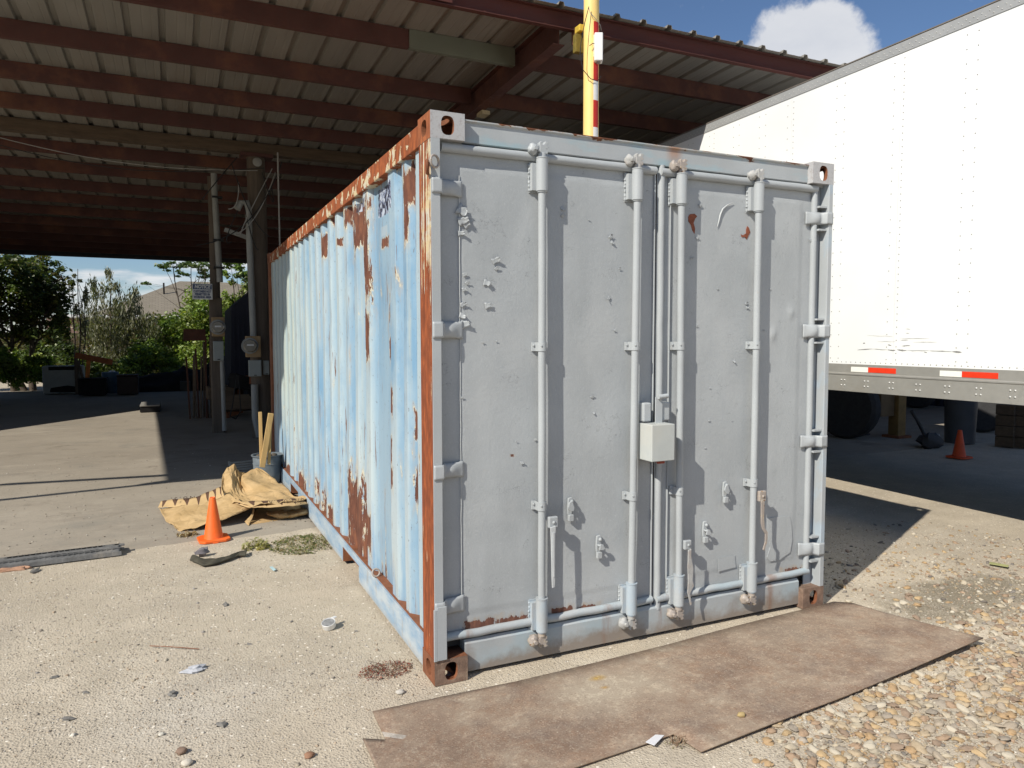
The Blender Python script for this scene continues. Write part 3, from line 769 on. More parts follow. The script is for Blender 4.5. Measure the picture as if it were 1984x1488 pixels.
mb = MB(); mb.prism([(1.405, .47), (1.425, .475), (1.424, .43), (1.440, .37), (1.436, .30), (1.446, .272), (1.420, .235), (1.433, .172), (1.424, .168), (1.404, .24), (1.407, .30), (1.403, .38)], -.036, -.030, 'y')
mb.build('handle', M_cam_g, DR, bevel=.0015)
hub(DR, 1.915, .71, .05, .06, M_cam)
mb = MB()
mb.prism([(1.905, .69), (1.93, .69), (1.928, .58), (1.935, .53), (1.957, .505), (1.955, .45), (1.935, .40), (1.925, .408), (1.940, .45), (1.940, .495), (1.918, .525), (1.908, .56)], -.036, -.029, 'y')
mb.build('handle', M_cam, DR, bevel=.0015)
# handle catches
for (u, v, dr, k) in ((1105, 975, DL, 0), (1160, 1048, DL, 1), (1405, 943, DR, 2), (1366, 1020, DR, 3)):
    x, z = D(u, v, .04); mb = MB()
    mb.prism([(x-.012, z+.026), (x+.008, z+.03), (x+.016, z+.012), (x+.012, z-.03), (x+.004, z-.06), (x-.014, z-.055), (x-.016, z-.02)], .036, .048, 'y')
    mb.prism([(x-.020, z+.01), (x-.004, z+.018), (x+.010, z-.018), (x+.004, z-.036), (x-.014, z-.034), (x-.026, z-.014)] if k % 2 == 0 else [(x-.006, z-.01), (x+.012, z-.014), (x+.024, z-.036), (x+.010, z-.044), (x-.010, z-.04)], .012, .022, 'y')
    mb.tube([(x-.006, .04, z-.02), (x-.006, .014, z-.02)], .006, 8)
    mb.box(x-.014, x+.012, .024, .044, z-.088, z-.056); mb.blob((x+.006, .034, z+.008), .010, 10, 6, .1)
    mb.build('handle_catch', M_grey, dr, smooth=40, bevel=.002)
# padlock cover box
mb = MB(); mb.box(1.118, 1.258, -.100, .018, .972, 1.158)
lb = tag(mb.build('lock_box', M_box, box_root, bevel=.003), 'pale welded box that shields the padlock across the door seam')
for (a, b) in ((1.128, 1.176), (1.236, 1.292)):
    MB().box(a, b, -.012, .03, 1.165, 1.262).build('lock_box_bracket', M_grey, box_root, bevel=.007)
MB().tube([(1.205, -.03, 1.292), (1.262, -.03, 1.296)], .012, 10).box(1.196, 1.236, -.022, -.014, 1.15, 1.29).build('lock_box_tab', M_grey, box_root, smooth=50)
MB().box(1.19, 1.232, -.05, .01, .955, .970).box(1.205, 1.250, -.03, -.02, .945, .962).build('padlock_stub', plain('red_brown', (.24, .05, .03), .7), box_root, bevel=.003)
# rings welded to the left post
def ring(name, c, R_, r, M, mt_):
    mb = MB(); c = Vector(c); pts = []; n = 20
    vs = []; k = 8
    for i in range(n):
        a = 2*math.pi*i/n
        for j in range(k):
            b = 2*math.pi*j/k; p = Vector(((R_+r*math.cos(b))*math.cos(a), (R_+r*math.cos(b))*math.sin(a), r*math.sin(b))); vs.append(c + M @ p)
    mb.add(vs, [(i*k+j, i*k+(j+1)%k, ((i+1)%n)*k+(j+1)%k, ((i+1)%n)*k+j) for i in range(n) for j in range(k)])
    return mb.build(name, mt_, box_root, smooth=60)
ring('lashing_ring', (.012, -.022, 2.365), .026, .0055, Matrix.Rotation(math.radians(90), 3, 'X') @ Matrix.Rotation(.5, 3, 'Y'), M_cam)
ring('lashing_ring', (-.012, .008, 2.345), .028, .007, Matrix.Rotation(math.radians(90), 3, 'Y') @ Matrix.Rotation(.3, 3, 'X'), M_rust)
yy, zz_ = S(728, 1113, .01); ring('lashing_ring', (.012, yy, .205), .022, .006, Matrix.Rotation(math.radians(70), 3, 'X'), M_cam)
# curled flakes of the grey repaint
def flake(u, v, s, ang, dr, seed, mt_=None):
    """a torn tongue of paint that curls off the skin along one edge"""
    s *= 1.45; x, z = D(u, v, .05); mb = MB(); r = random.Random(seed); n = 7; m_ = 5; vs = []
    ca, sa = math.cos(ang), math.sin(ang); L = s*1.25; W = s*r.uniform(.6, .95)
    for i in range(n):
        t = i/(n-1); w = W*(1-.55*t)*(1+.45*mnoise.noise(Vector((t*5, seed, 0)))); lift = .24*L*t*t + .08*L*math.sin(t*6+seed)*t
        for j in range(m_):
            q = -1+2*j/(m_-1); a = L*(t-.4)*(1-.25*t*t)+.25*s*mnoise.noise(Vector((seed, q*2, t*3))); b = w*q*.7+.2*s*mnoise.noise(Vector((q*2, t*4, seed+7)))
            vs.append((x+a*ca-b*sa, .0485-lift-.10*s*q*q*t, z+a*sa+b*ca))
    mb.add(vs, [(i*m_+j, i*m_+j+1, (i+1)*m_+j+1, (i+1)*m_+j) for i in range(n-1) for j in range(m_-1)])
    o = mb.build('paint_flake', mt_ or M_grey, dr, smooth=40)
    sol = o.modifiers.new('thick', 'SOLIDIFY'); sol.thickness = .0009
    return o
fl = [(894,408,.030,-.5,DL),(896,428,.030,.3,DL),(903,436,.018,.6,DL),(960,505,.024,.5,DL),(943,549,.022,-.3,DL),(945,592,.020,.2,DL),(900,532,.012,.4,DL),(899,561,.014,.3,DL),(897,590,.018,.5,DL),
      (895,612,.018,-.4,DL),(901,628,.024,.2,DL),(887,632,.024,2.6,DL),(884,648,.014,-1.5,DL),(1183,458,.016,1.2,DL),(1179,578,.015,-2.4,DL),(935,663,.006,.5,DL),(961,661,.006,.5,DL),(1090,404,.014,-1,DL),
      (1147,768,.012,1,DL),(895,770,.007,.5,DL),(1011,897,.010,.2,DL),(1000,855,.006,1,DL),(1037,852,.008,.5,DL),(1351,461,.010,.5,DR),(1356,398,.012,.8,DR),(1571,465,.014,.4,DR),(1446,588,.012,1.2,DR),
      (1447,596,.009,0,DR),(893,452,.020,.1,DL),(905,548,.012,.8,DL),(1090,418,.012,.9,DL),(1186,470,.012,-.6,DL),(1140,425,.006,.2,DL),(1200,520,.008,1.4,DL),(1190,640,.007,.4,DL),(1150,800,.008,-1,DL),(962,520,.014,.9,DL),(1480,640,.006,.2,DR),(1390,560,.007,.8,DR),(1340,500,.010,.3,DR),(1422,700,.010,-1,DR),(1375,752,.006,.4,DR),(1373,815,.007,.4,DR),(1418,815,.005,.3,DR),(1366,868,.006,.3,DR),(1350,632,.008,.9,DR),(1492,560,.005,.5,DR)]
for i, (u, v, s, a, dr) in enumerate(fl): flake(u, v, s, a, dr, i)
# long curling blister and the lifted patch low on the right door
pts = []
for (u, v) in ((1420,392),(1408,398),(1400,405),(1395,416),(1392,430),(1389,440)):
    x, z = D(u, v, .048); pts.append((x, .046, z))
MB().tube(pts, [.001, .004, .005, .0045, .0035, .001], 6).build('paint_blister', M_plasticg, DR, smooth=60)
a = [D(u, v, .048) for u, v in ((1487,1005),(1500,1002),(1530,1000),(1533,1012),(1535,1045),(1531,1070),(1510,1085),(1492,1088),(1486,1080),(1492,1060),(1488,1040))]
MB().prism(a, .0468, .0500, 'y').build('lifted_paint_patch', M_door, DR)
for pts_ in (((1334,420),(1337,415),(1346,414),(1351,419),(1347,424),(1344,432),(1347,443),(1346,453),(1342,447),(1339,436),(1334,429)), ((1436,454),(1440,456),(1446,452),(1446,445),(1448,438),(1451,441),(1454,450),(1450,457),(1447,464),(1443,459),(1438,460))):
    a = [D(u, v, .05) for u, v in pts_]; MB().prism(a, .0502, .0540, 'y').build('bare_rust_patch', M_rpatch, DR)
a = [D(u, v, .048) for u, v in ((1391,1081),(1424,1076),(1426,1099),(1392,1108))]
MB().prism(a, .0490, .0508, 'y').build('lifted_paint_patch', M_door, DR)

# ------------------------------------------------------------------ steel sheet on the ground
def sheet():
    p = [G(u, v, .02) for u, v in ((722,1376),(1000,1318),(1300,1247),(1615,1164),(1650,1166),(1905,1243),(1620,1354),(1358,1452),(1305,1418),(1100,1488),(960,1535),(760,1600),(735,1500),(703,1429),(748,1432))]
    mb = MB(); n = len(p)
    poly = [(q.x, q.y) for q in p]
    me_v = []; bm = bmesh.new(); vs = [bm.verts.new((x, y, 0)) for x, y in poly]; f = bm.faces.new(vs)
    bmesh.ops.triangulate(bm, faces=[f]); bmesh.ops.subdivide_edges(bm, edges=bm.edges[:], cuts=7, use_grid_fill=True)
    for v in bm.verts:
        x, y = v.co.x, v.co.y
        h = .012+.009*mnoise.noise(Vector((x*.9, y*1.2, 4)))
        h += max(0, x-1.6)*.022*max(0, min(1, (-y-.25)*1.6))     # far corner stands off the stones
        v.co.z = h
    me = bpy.data.meshes.new('steel_sheet'); bm.to_mesh(me); bm.free()
    me.polygons.foreach_set('use_smooth', [True]*len(me.polygons))
    o = bpy.data.objects.new('steel_sheet', me); COL.objects.link(o)
    s = o.modifiers.new('thick', 'SOLIDIFY'); s.thickness = .006; s.offset = -1
    mt, N = mat('rusted_sheet'); oc = N.tc()
    a = N.noise(oc, 2.6, 9, .70, .3); b = N.noise(oc, 8, 8, .72); c_ = N.noise(oc, 120, 4, .7)
    c = N.ramp(a, [(.33, (.20, .138, .10)), (.45, (.285, .205, .15)), (.56, (.37, .285, .21)), (.68, (.45, .375, .285))])
    c = N.mix(N.rng(b, .47, .62, 0, .5), c, (.27, .16, .10))
    c = N.mix(N.rng(N.noise(oc, 4.5, 8, .74), .50, .66, 0, .55), c, (.175, .135, .115))
    c = N.mix(N.rng(N.noise(N.map(oc, (1.2, 30, 1), rot=(0, 0, .25)), 1.5, 5, .7), .60, .70, 0, .5), c, (.40, .34, .27))
    xyz = N.sep(oc)
    def spot(cx, cy, rx, ry, amt, col, c):
        q = N.m('SQRT', N.m('ADD', N.m('POWER', N.m('DIVIDE', N.m('SUBTRACT', xyz[0], cx), rx), 2.0), N.m('POWER', N.m('DIVIDE', N.m('SUBTRACT', xyz[1], cy), ry), 2.0)))
        q = N.m('ADD', q, N.m('MULTIPLY', N.m('SUBTRACT', N.noise(oc, 7, 6, .7), .5), 1.3))
        return N.mix(N.rng(q, 1.0, .2, 0, amt), c, col)
    g1 = G(1180, 1340); c = spot(g1.x, g1.y, .42, .26, .85, (.50, .43, .33), c)
    g1 = G(1500, 1230); c = spot(g1.x, g1.y, .5, .25, .5, (.36, .30, .23), c)
    g1 = G(1158, 1320); c = spot(g1.x, g1.y, .05, .03, 1, (.46, .30, .08), c)
    g1 = G(1172, 1338); c = spot(g1.x, g1.y, .03, .02, 1, (.46, .28, .08), c)
    for (u, v) in ((740, 1430), (775, 1437)):
        g1 = G(u, v)
    # a dried splash of pale paint
    ax, ay = G(735, 1429)[:2]; bx, by = G(785, 1437)[:2]
    L = math.hypot(bx-ax, by-ay); ux, uy = (bx-ax)/L, (by-ay)/L
    s_ = N.m('ADD', N.m('MULTIPLY', N.m('SUBTRACT', xyz[0], (ax+bx)/2), ux), N.m('MULTIPLY', N.m('SUBTRACT', xyz[1], (ay+by)/2), uy))
    t_ = N.m('ADD', N.m('MULTIPLY', N.m('SUBTRACT', xyz[0], (ax+bx)/2), -uy), N.m('MULTIPLY', N.m('SUBTRACT', xyz[1], (ay+by)/2), ux))
    q = N.m('MAXIMUM', N.m('DIVIDE', N.m('ABSOLUTE', s_), L/2), N.m('DIVIDE', N.m('ABSOLUTE', t_), .016))
    q = N.m('ADD', q, N.m('MULTIPLY', N.m('SUBTRACT', N.noise(oc, 60, 4), .5), .5))
    c = N.mix(N.rng(q, 1.05, .9, 0, .75), c, (.50, .48, .44))
    c = N.mix(N.rng(c_, .58, .68, 0, .7), c, (.52, .46, .37))
    c = N.mix(N.rng(N.noise(oc, 38, 6, .75), .52, .64, 0, .45), c, (.40, .34, .26))
    c = N.mix(N.rng(N.noise(oc, 30, 6, .75), .50, .60, .30, 0), c, (.15, .11, .085))
    c = N.mix(N.rng(c_, .42, .34, 0, .5), c, (.08, .05, .04))
    N.out(c, .85, .0, N.bump(N.m('ADD', N.m('MULTIPLY', c_, 1), N.m('MULTIPLY', b, 2)), .5, .002), .25)
    me.materials.append(mt)
    return tag(o, 'large notched flat sheet of rusty steel lying before the container doors', 'steel sheet')
sheet()

# ------------------------------------------------------------------ white semi trailer
TR = empty('semi_trailer', (4.43, 0, 0), math.radians(-1.72))
tag(TR, 'long white riveted semi trailer parked right of the container', 'trailer')
TY0, TY1, TZ0, TZr, TZt, TZ1, TWD = -6.3, 9.0, 1.112, 1.357, 3.930, 4.03, 2.6
seams = [-6.3, -4.85, -3.65, -2.45, -1.25, -.05, 1.15, 2.37, 3.57, 4.77, 5.97, 7.17, 8.37, 9.0]
for a, b in zip(seams[:-1], seams[1:]):
    MB().box(0, .03, a+.0012, b-.0012, TZr, TZt).build('wall_panel', M_trailer, TR, bevel=.001)
MB().box(.012, .05, TY0, TY1, TZr, TZt).build('inner_lining', M_steel_dark, TR)
MB().box(TWD-.03, TWD, TY0, TY1, TZr, TZt).build('far_wall', M_trailer, TR)
MB().box(.05, TWD-.05, TY0, TY0+.04, TZr, TZt).build('rear_door', M_trailer, TR); MB().box(.05, TWD-.05, TY1-.04, TY1, TZr, TZt).build('front_wall', M_trailer, TR)
MB().box(.012, TWD+.004, TY0, TY1, TZ1-.012, TZ1+.004).build('trailer_roof', M_trailer, TR)
mb = MB(); mb.prism([(-.006, TZt), (-.008, TZt+.085), (-.004, TZ1-.0125), (.03, TZ1-.0125), (.03, TZt)], TY0, TY1, 'y')
mb.build('top_rail', M_alu_top, TR); MB().box(-.012, .011, TY0, TY1, TZ1-.010, TZ1-.001).build('roof_edge_trim', M_dtrim, TR)
mb = MB(); mb.prism([(-.008, TZ0), (-.008, 1.255), (-.014, 1.262), (-.014, 1.272), (-.006, 1.28), (-.006, TZr), (.04, TZr), (.04, TZ0)], TY0, TY1, 'y'); mb.build('bottom_rail', M_alu, TR)
MB().box(TWD-.04, TWD, TY0, TY1, TZ0, TZr).build('bottom_rail', M_alu, TR)
MB().box(.04, TWD-.04, TY0, TY1, 1.24, 1.30).build('trailer_floor', M_steel_dark, TR)
for i in range(38):
    MB().box(.04, TWD-.04, TY0+.2+i*.4, TY0+.25+i*.4, 1.12, 1.24).build('cross_member', M_steel_dark, TR) if i % 2 == 0 else None
# rivets
riv = [(0, 0, 0)]; hs = []
rvV = [(-.55, math.cos(a)*.8, math.sin(a)*.8) for a in np.linspace(0, 2*math.pi, 7)[:-1]] + [(0, math.cos(a), math.sin(a)) for a in np.linspace(0, 2*math.pi, 7)[:-1]] + [(-.8, 0, 0)]
rvF = [(i, (i+1) % 6, 6+(i+1) % 6, 6+i) for i in range(6)] + [(12, (i+1) % 6, i) for i in range(6)]
L1 = []
cols_ = []
for y0 in seams: cols_ += [(y0-.028, .055), (y0+.05 if y0 > 2 else y0+.065, .107)]
ys_ = [-4.25, -3.05, -1.85, -.65, .545, 1.77, 2.77, 3.17, 3.97, 4.37, 5.37, 6.57, 7.77]
for y0 in ys_: cols_ += [(y0-.045, .107), (y0+.045, .107)]
for (y, dz) in cols_:
    z = TZr+.05
    while z < TZt-.02: L1.append((-.0005, y, z)); z += dz
y = TY0+.03
while y < TY1: L1.append((-.0005, y, TZr+.018)); y += .052
L1 = np.array(L1); n = len(L1); I3 = np.tile(np.eye(3), (n, 1, 1))
tag(bulk('wall_rivets', rvV, rvF, L1, np.full((n, 3), .0052), I3, M_rivet_d, parent=TR), None, kind='stuff')
L2 = []; y = TY0+.03; i = 0
while y < TY1: L2.append((-.0075, y, TZt+.022+.026*(i % 2))); y += .03; i += 1
L2 = np.array(L2); n = len(L2); tag(bulk('rail_rivets', rvV, rvF, L2, np.full((n, 3), .0048), np.tile(np.eye(3), (n, 1, 1)), M_rivet, parent=TR), None, kind='stuff')
L3 = []
for i in range(-22, 32):
    y = .396+.252*i
    for dy in (-.018, .018):
        for z in (1.165, 1.212): L3.append((-.0085, y+dy, z))
L3 = np.array(L3); n = len(L3); tag(bulk('bolt_heads', rvV, rvF, L3, np.full((n, 3), .0085), np.tile(np.eye(3), (n, 1, 1)), M_rivet, parent=TR), None, kind='stuff')
tw = None
for i in range(-5, 8):
    y = .254+.857*i
    if tw is None:
        tw = MB().box(-.0085, -.0062, .278, .46, -.022, .022).build('white_reflector', M_white, TR); trd = MB().box(-.0085, -.0062, 0, .278, -.022, .022).build('red_reflector', M_red, TR)
        tw.location = (0, y, 1.312); trd.location = (0, y, 1.312)
    else:
        dup(tw, parent=TR, loc=(0, y, 1.312)); dup(trd, parent=TR, loc=(0, y, 1.312))
# scrape low on the panel
def TP(u, v):
    r = ray(u, v); t = (4.43+.03*CAM[1]-CAM[0])/(r[0]-.03*r[1]); p = CAM+t*r; return p[1], p[2]
sc = [((1661,678),(1690,676),.006),((1690,676),(1720,678),.004),((1720,678),(1735,679),.008),((1738,678),(1756,679),.009),((1756,679),(1800,680),.004),((1800,680),(1845,681),.005),((1845,681),(1863,682),.012),((1747,670),(1764,670),.006),
      ((1745,656),(1800,656),.0025),((1770,663),(1815,663),.0025),((1745,659),(1760,659),.004),((1755,638),(1764,638),.003),((1755,646),(1762,646),.003),((1700,662),(1735,662),.002),((1680,650),(1730,652),.002),((1720,668),(1727,669),.007),((1672,665),(1676,665),.008),((1790,682),(1796,684),.005)]
mb = MB()
for (a, b, w) in sc:
    (ya, za), (yb, zb) = TP(*a), TP(*b); kx = 7; top = []; bot = []
    for i in range(kx+1):
        t = i/kx; q = w*(.15+.5*math.sin(math.pi*t))*(1+.6*mnoise.noise(Vector((ya*9+t*8, za*5, 0)))); y_ = ya+(yb-ya)*t; z_ = za+(zb-za)*t+.004*mnoise.noise(Vector((y_*20, za*7, 3)))
        top.append((y_, z_+q)); bot.append((y_, z_-q))
    mb.prism(top+bot[::-1], -.0012, .002, 'x')
mb.build('scrape_mark', M_scuff, TR)
# wheels at the rear end, landing legs at the front
def wheel(x, y, root, r=.5, w=.26, name='wheel'):
    M_ = Matrix.Rotation(math.pi/2, 3, 'Y'); mb = MB()
    mb.lathe([(r*.55, 0), (r*.9, 0), (r, .05), (r, w-.05), (r*.9, w), (r*.55, w)], (x, y, r), 28, M_)
    o = mb.build('wheel', M_rubber, root, smooth=40)
    mb = MB(); mb.lathe([(0, .06), (r*.2, .06), (r*.25, .09), (r*.45, .09), (r*.55, .02), (r*.55, w-.02), (0, w-.05)], (x, y, r), 24, M_); mb.build('rim', M_breaker, o, smooth=40)
for y in (-5.2, -4.0):
    wheel(.05, y, TR); wheel(TWD-.35, y, TR)
for x in (.45, TWD-.5):
    MB().box(x, x+.12, 6.9, 7.02, .12, 1.24).box(x-.08, x+.2, 6.84, 7.08, .0, .06).box(x+.03, x+.09, 6.93, 6.99, .06, .12).build('landing_leg', M_steel_dark, TR)

# ------------------------------------------------------------------ open shed
SH = empty('open_shed', (0, 0, 0))
tag(SH, 'open sided steel shed with ribbed metal roof on dark red purlins', 'shed')
Y0s, SLOPE = 3.42, .028
def zb(y): return 4.62 - SLOPE*(y-3.4)
RX0, RX1, RY1 = -6.45, 14.77, 22.6
ang = math.atan(-SLOPE)
def solveY(u, v):
    p = pl(u, v, 2, 4.62); Dd = p[1]+3.11; return 3.208/(3.026/Dd+.028)-3.11
rows = [solveY(600, 60)] + [solveY(0, v) for v in (70.6, 148, 206, 287, 323, 358, 384, 409, 430, 446, 460, 472, 482)]
def purlin_mb(x0, x1, y, z, h=.185):
    mb = MB(); mb.box(x0, x1, y-.004, y+.004, z, z+h); mb.box(x0, x1, y+.0042, y+.062, z, z+.006); mb.box(x0, x1, y+.0042, y+.062, z+h-.006, z+h); mb.box(x0, x1, y+.056, y+.062, z+.0062, z+.026)
    return mb
RFX = 2.53
for i, y in enumerate(rows):
    z = zb(y)
    xg = None
    if i == 0:
        xg = float(pl(792, 78, 1, y)[0])
        purlin_mb(RX0+.32, xg, y, z).build('purlin', M_redox, SH)
        tag(purlin_mb(xg+.004, RFX-.07, y-.012, z-.005, .19).build('purlin', M_primer, SH), 'short length of purlin in grey green primer')
        purlin_mb(RFX+.07, RX1-.05, y, z).build('purlin', M_redox, SH)
    elif i < 3:
        purlin_mb(RX0+.32, RFX-.07, y, z).build('purlin', M_redox, SH); purlin_mb(RFX+.07, RX1-.05, y, z).build('purlin', M_redox, SH)
    else: purlin_mb(RX0+.32, RX1-.05, y, z).build('purlin', M_redox, SH)
# front fascia channel and rear fascia
mb = MB(); yf = Y0s
mb.box(RX0-.05, RX1, yf-.004, yf+.004, 4.62, 4.800); mb.box(RX0-.05, RX1, yf-.06, yf-.0042, 4.62, 4.628); mb.box(RX0-.05, RX1, yf-.05, yf-.0042, 4.792, 4.800)
mb.build('front_fascia', M_redox2, SH)
MB().box(.9, 1.35, yf-.072, yf-.0605, 4.64, 4.79).build('splice_plate', M_redox2, SH)
MB().box(RX0, RX1, RY1-.05, RY1+.05, zb(RY1)-.02, zb(RY1)+.22).build('rear_fascia', M_steel_dark, SH)
# beams that run on past the roof's left end
for (a, b) in (((-7.85, 3.06), (-6.30, 3.35)), ((-7.70, 3.95), (-6.25, 3.80))):
    d = Vector((a[0]-b[0], a[1]-b[1], 0)).normalized(); e = Vector((a[0], a[1], 0)) + d*(5 if a[1] < 3.5 else .3)
    MB().beam((b[0], b[1], 4.72), (e.x, e.y, 4.72), .07, .10).build('outrigger_beam', M_redox, SH)
# rafters (steel, along the slope)
for x in (-5.9, RFX, 8.4, 14.2):
    mb = MB(); a = (x, 3.5, zb(3.5)-.13); b = (x, RY1-.1, zb(RY1)-.13)
    mb.beam((x, 3.5, zb(3.5)+.04), (x, RY1-.1, zb(RY1-.1)+.04), .012, .27); mb.beam((x, 3.5, zb(3.5)-.10), (x, RY1-.1, zb(RY1-.1)-.10), .13, .012); mb.beam((x, 3.5, zb(3.5)+.170), (x, RY1-.1, zb(RY1-.1)+.170), .13, .010)
    mb.build('rafter', M_redox, SH)
MB().box(RFX+.02, RFX+.13, 5.55, 5.72, zb(5.6)-.155, zb(5.6)-.108).build('timber_packer', plain('pale_timber', (.42, .35, .22), .8), SH)
# timber tie beam between the poles
yb_ = 9.2; MB().box(RX0+.2, RX1-.2, yb_-.09, yb_+.09, 4.475, 4.64).build('timber_beam', M_timber, SH)
# roof sheets
def sheet_profile():
    p = []; pitch = .32
    for k in range(3):
        b = k*pitch; p += [(b, 0), (b+.085, 0), (b+.095, .0025), (b+.105, 0), (b+.170, 0), (b+.180, .0025), (b+.190, 0), (b+.238, 0), (b+.252, .036), (b+.297, .036), (b+.311, 0)]
    p.append((.972, 0)); return p
pr = sheet_profile(); k = len(pr); mb = MB(); zs0 = .190
vs = [(x, Y0s-.10, zb(Y0s-.10)+zs0+z) for x, z in pr] + [(x, RY1+.05, zb(RY1+.05)+zs0+z) for x, z in pr]
mb.add(vs, [(i, i+1, k+i+1, k+i) for i in range(k-1)])
sh0 = mb.build('roof_sheet', M_sheet, SH); sd = sh0.modifiers.new('thick', 'SOLIDIFY'); sd.thickness = .0012
nsh = 22
for i in range(nsh):
    o = sh0 if i == 0 else dup(sh0, parent=SH)
    o.location = (RX0+.96*i, 0, 0 if i % 2 == 0 else .0016)
# lap screws of the roof edge, seen against the sky
# poles standing under it
def pole(name, c, r, h, mt_, label, cat, n=16, wob=.02):
    root = empty(name, c); tag(root, label, cat)
    pts = [(wob*mnoise.noise(Vector((z, c[0], 0))), wob*mnoise.noise(Vector((z, 5, 0))), z) for z in np.linspace(-.05, h, 12)]
    MB().tube(pts, [r*(1-.12*i/11) for i in range(12)], n).build('shaft', mt_, root, smooth=60); return root
cP = pl(503, 600, 1, 9.2)
P1 = pole('utility_pole', (float(cP[0]), 9.2, 0), .155, 4.47, M_polewood, 'thick weathered timber pole holding up the shed roof behind the container', 'pole')
MB().box(-.24, .24, -.14, .14, 4.42, 4.475).build('pole_cap', M_redox, P1)
o = MB().lathe([(0, .012), (.06, .010), (.07, 0)], (0, -.155, 4.33), 18, Matrix.Rotation(math.pi/2, 3, 'X')).build('insulator_disc', M_conduit, P1, smooth=50)
cx = float(pl(479, 450, 1, 9.0)[0])-float(cP[0]); zc0 = float(pl(479, 392, 1, 9.0)[2]); zc1 = float(pl(492, 652, 1, 9.0)[2])
dxc = float(pl(491, 650, 1, 9.0)[0])-float(cP[0])
MB().tube([(cx-.14, -.22, zc0-.12), (cx-.08, -.2, zc0-.01), (cx, -.2, zc0), (cx+.03, -.2, zc0-.12), (cx+.03, -.2, zc0-.6), (dxc, -.2, zc1)], .05, 12).build('conduit', M_conduit, P1, smooth=60)
zc2 = float(pl(492, 745, 1, 9.0)[2]); MB().tube([(dxc, -.2, zc2), (dxc+.0, -.2, .35), (dxc+.06, -.18, .05)], .055, 12).build('conduit', M_conduit, P1, smooth=60)
for q in range(9):                                             # slack cables tangled at the pole head
    r = random.Random(q); p0 = Vector((r.uniform(-.5, .4), -.2, r.uniform(3.5, 4.4))); p1 = Vector((r.uniform(-1.0, .5), -.25, r.uniform(2.9, 4.0)))
    mid = (p0+p1)/2 + Vector((r.uniform(-.3, .3), -.1, -r.uniform(.2, .7)))
    pts = [(1-t)**2*p0+2*t*(1-t)*mid+t*t*p1 for t in np.linspace(0, 1, 14)]
    MB().tube(pts, .008, 5).build('cable', M_wire if q % 3 else M_wire_l, P1, smooth=60)
pts = [(Vector((0, -.15, 4.2))).lerp(Vector((-3.9, -.3, 4.42)), t)-Vector((0, 0, .18*math.sin(math.pi*t))) for t in np.linspace(0, 1, 16)]
MB().tube(pts, .006, 5).build('cable', M_wire_l, P1, smooth=60)
pts = [(Vector((.1, -.15, 4.25))).lerp(Vector((-4.3, 0, 4.5)), t)-Vector((0, 0, .3*math.sin(math.pi*t))) for t in np.linspace(0, 1, 16)]
MB().tube(pts, .006, 5).build('cable', M_wire, P1, smooth=60)
x1_ = float(pl(541, 380, 1, 8.6)[0])-float(cP[0])
MB().tube([(x1_-.01, -.6, 4.4), (x1_, -.6, 1.2)], .012, 6).build('drop_wire', M_wire_l, P1)
x2_ = float(pl(455, 452, 1, 9.2)[0])-float(cP[0]); z2_ = float(pl(455, 452, 1, 9.2)[2]); MB().beam((x2_-.15, 0, z2_+.05), (x2_+.25, 0, z2_-.08), .05, .06).build('brace', M_conduit, P1)
# second service pole with meter, breaker box and sign
cQ = pl(424, 838, 1, 10.2)
P2 = pole('service_pole', (float(cQ[0]), 10.2, 0), .085, 4.28, M_polewood, 'slim timber service pole standing left of the thick pole, pale conduit strapped to it', 'pole', wob=.01)
for (ob, s) in ((P2, 1),):
    MB().box(-.10, .10, -.09, .07, -.02, 2.28).build('pole_base', M_polewood, P2, bevel=.02)
xx = float(pl(421, 450, 1, 10.05)[0])-float(cQ[0])
MB().tube([(xx-.03, -.17, 4.30), (xx-.03, -.17, 4.1), (xx+.02, -.17, 2.53)], .05, 12).build('conduit', M_conduit, P2, smooth=60)
MB().tube([(xx+.02, -.15, 1.22), (xx+.03, -.15, .05)], .035, 10).build('conduit', M_conduit, P2, smooth=60)
for z in (3.9, 3.2, 2.75): MB().box(xx-.07, xx+.09, -.235, -.09, z, z+.03).build('pipe_strap', M_wire, P2)
def meter(u0, v0, u1, v1, Y, label, cu, cv, turn=0):
    a = pl(u0, v0, 1, Y); b = pl(u1, v1, 1, Y); r = empty('electric_meter', ((a[0]+b[0])/2, Y, (a[2]+b[2])/2), turn); tag(r, label, 'electric meter', 'electric meters on the shed poles')
    w = abs(b[0]-a[0])/2; h = abs(a[2]-b[2])/2
    MB().box(-w, w, 0, .13, -h, h).build('enclosure', M_meterbox, r, bevel=.01)
    c = pl(cu, cv, 1, Y)
    x = float(c[0]-(a[0]+b[0])/2); z = float(c[2]-(a[2]+b[2])/2)
    MB().lathe([(0, .10), (.085, .10), (.095, .08), (.098, 0)], (x, 0, z), 24, Matrix.Rotation(math.pi/2, 3, 'X')).build('glass_dome', M_glass, r, smooth=40)
    MB().lathe([(.098, .0), (.125, .0), (.125, .02), (.098, .02)], (x, 0, z), 24, Matrix.Rotation(math.pi/2, 3, 'X')).build('bezel', M_conduit, r, smooth=40)
    MB().box(x-.05, x+.05, -.104, -.101, z+.0, z+.025).build('dial_plate', M_signw, r)
    return r
meter(410, 614, 436, 652, 9.98, 'tan electric meter on the slim service pole below the notice sign', 422, 634)
m2 = meter(476, 651, 506, 692, 8.85, 'tan electric meter on the thick pole beside the container', 484, 670)
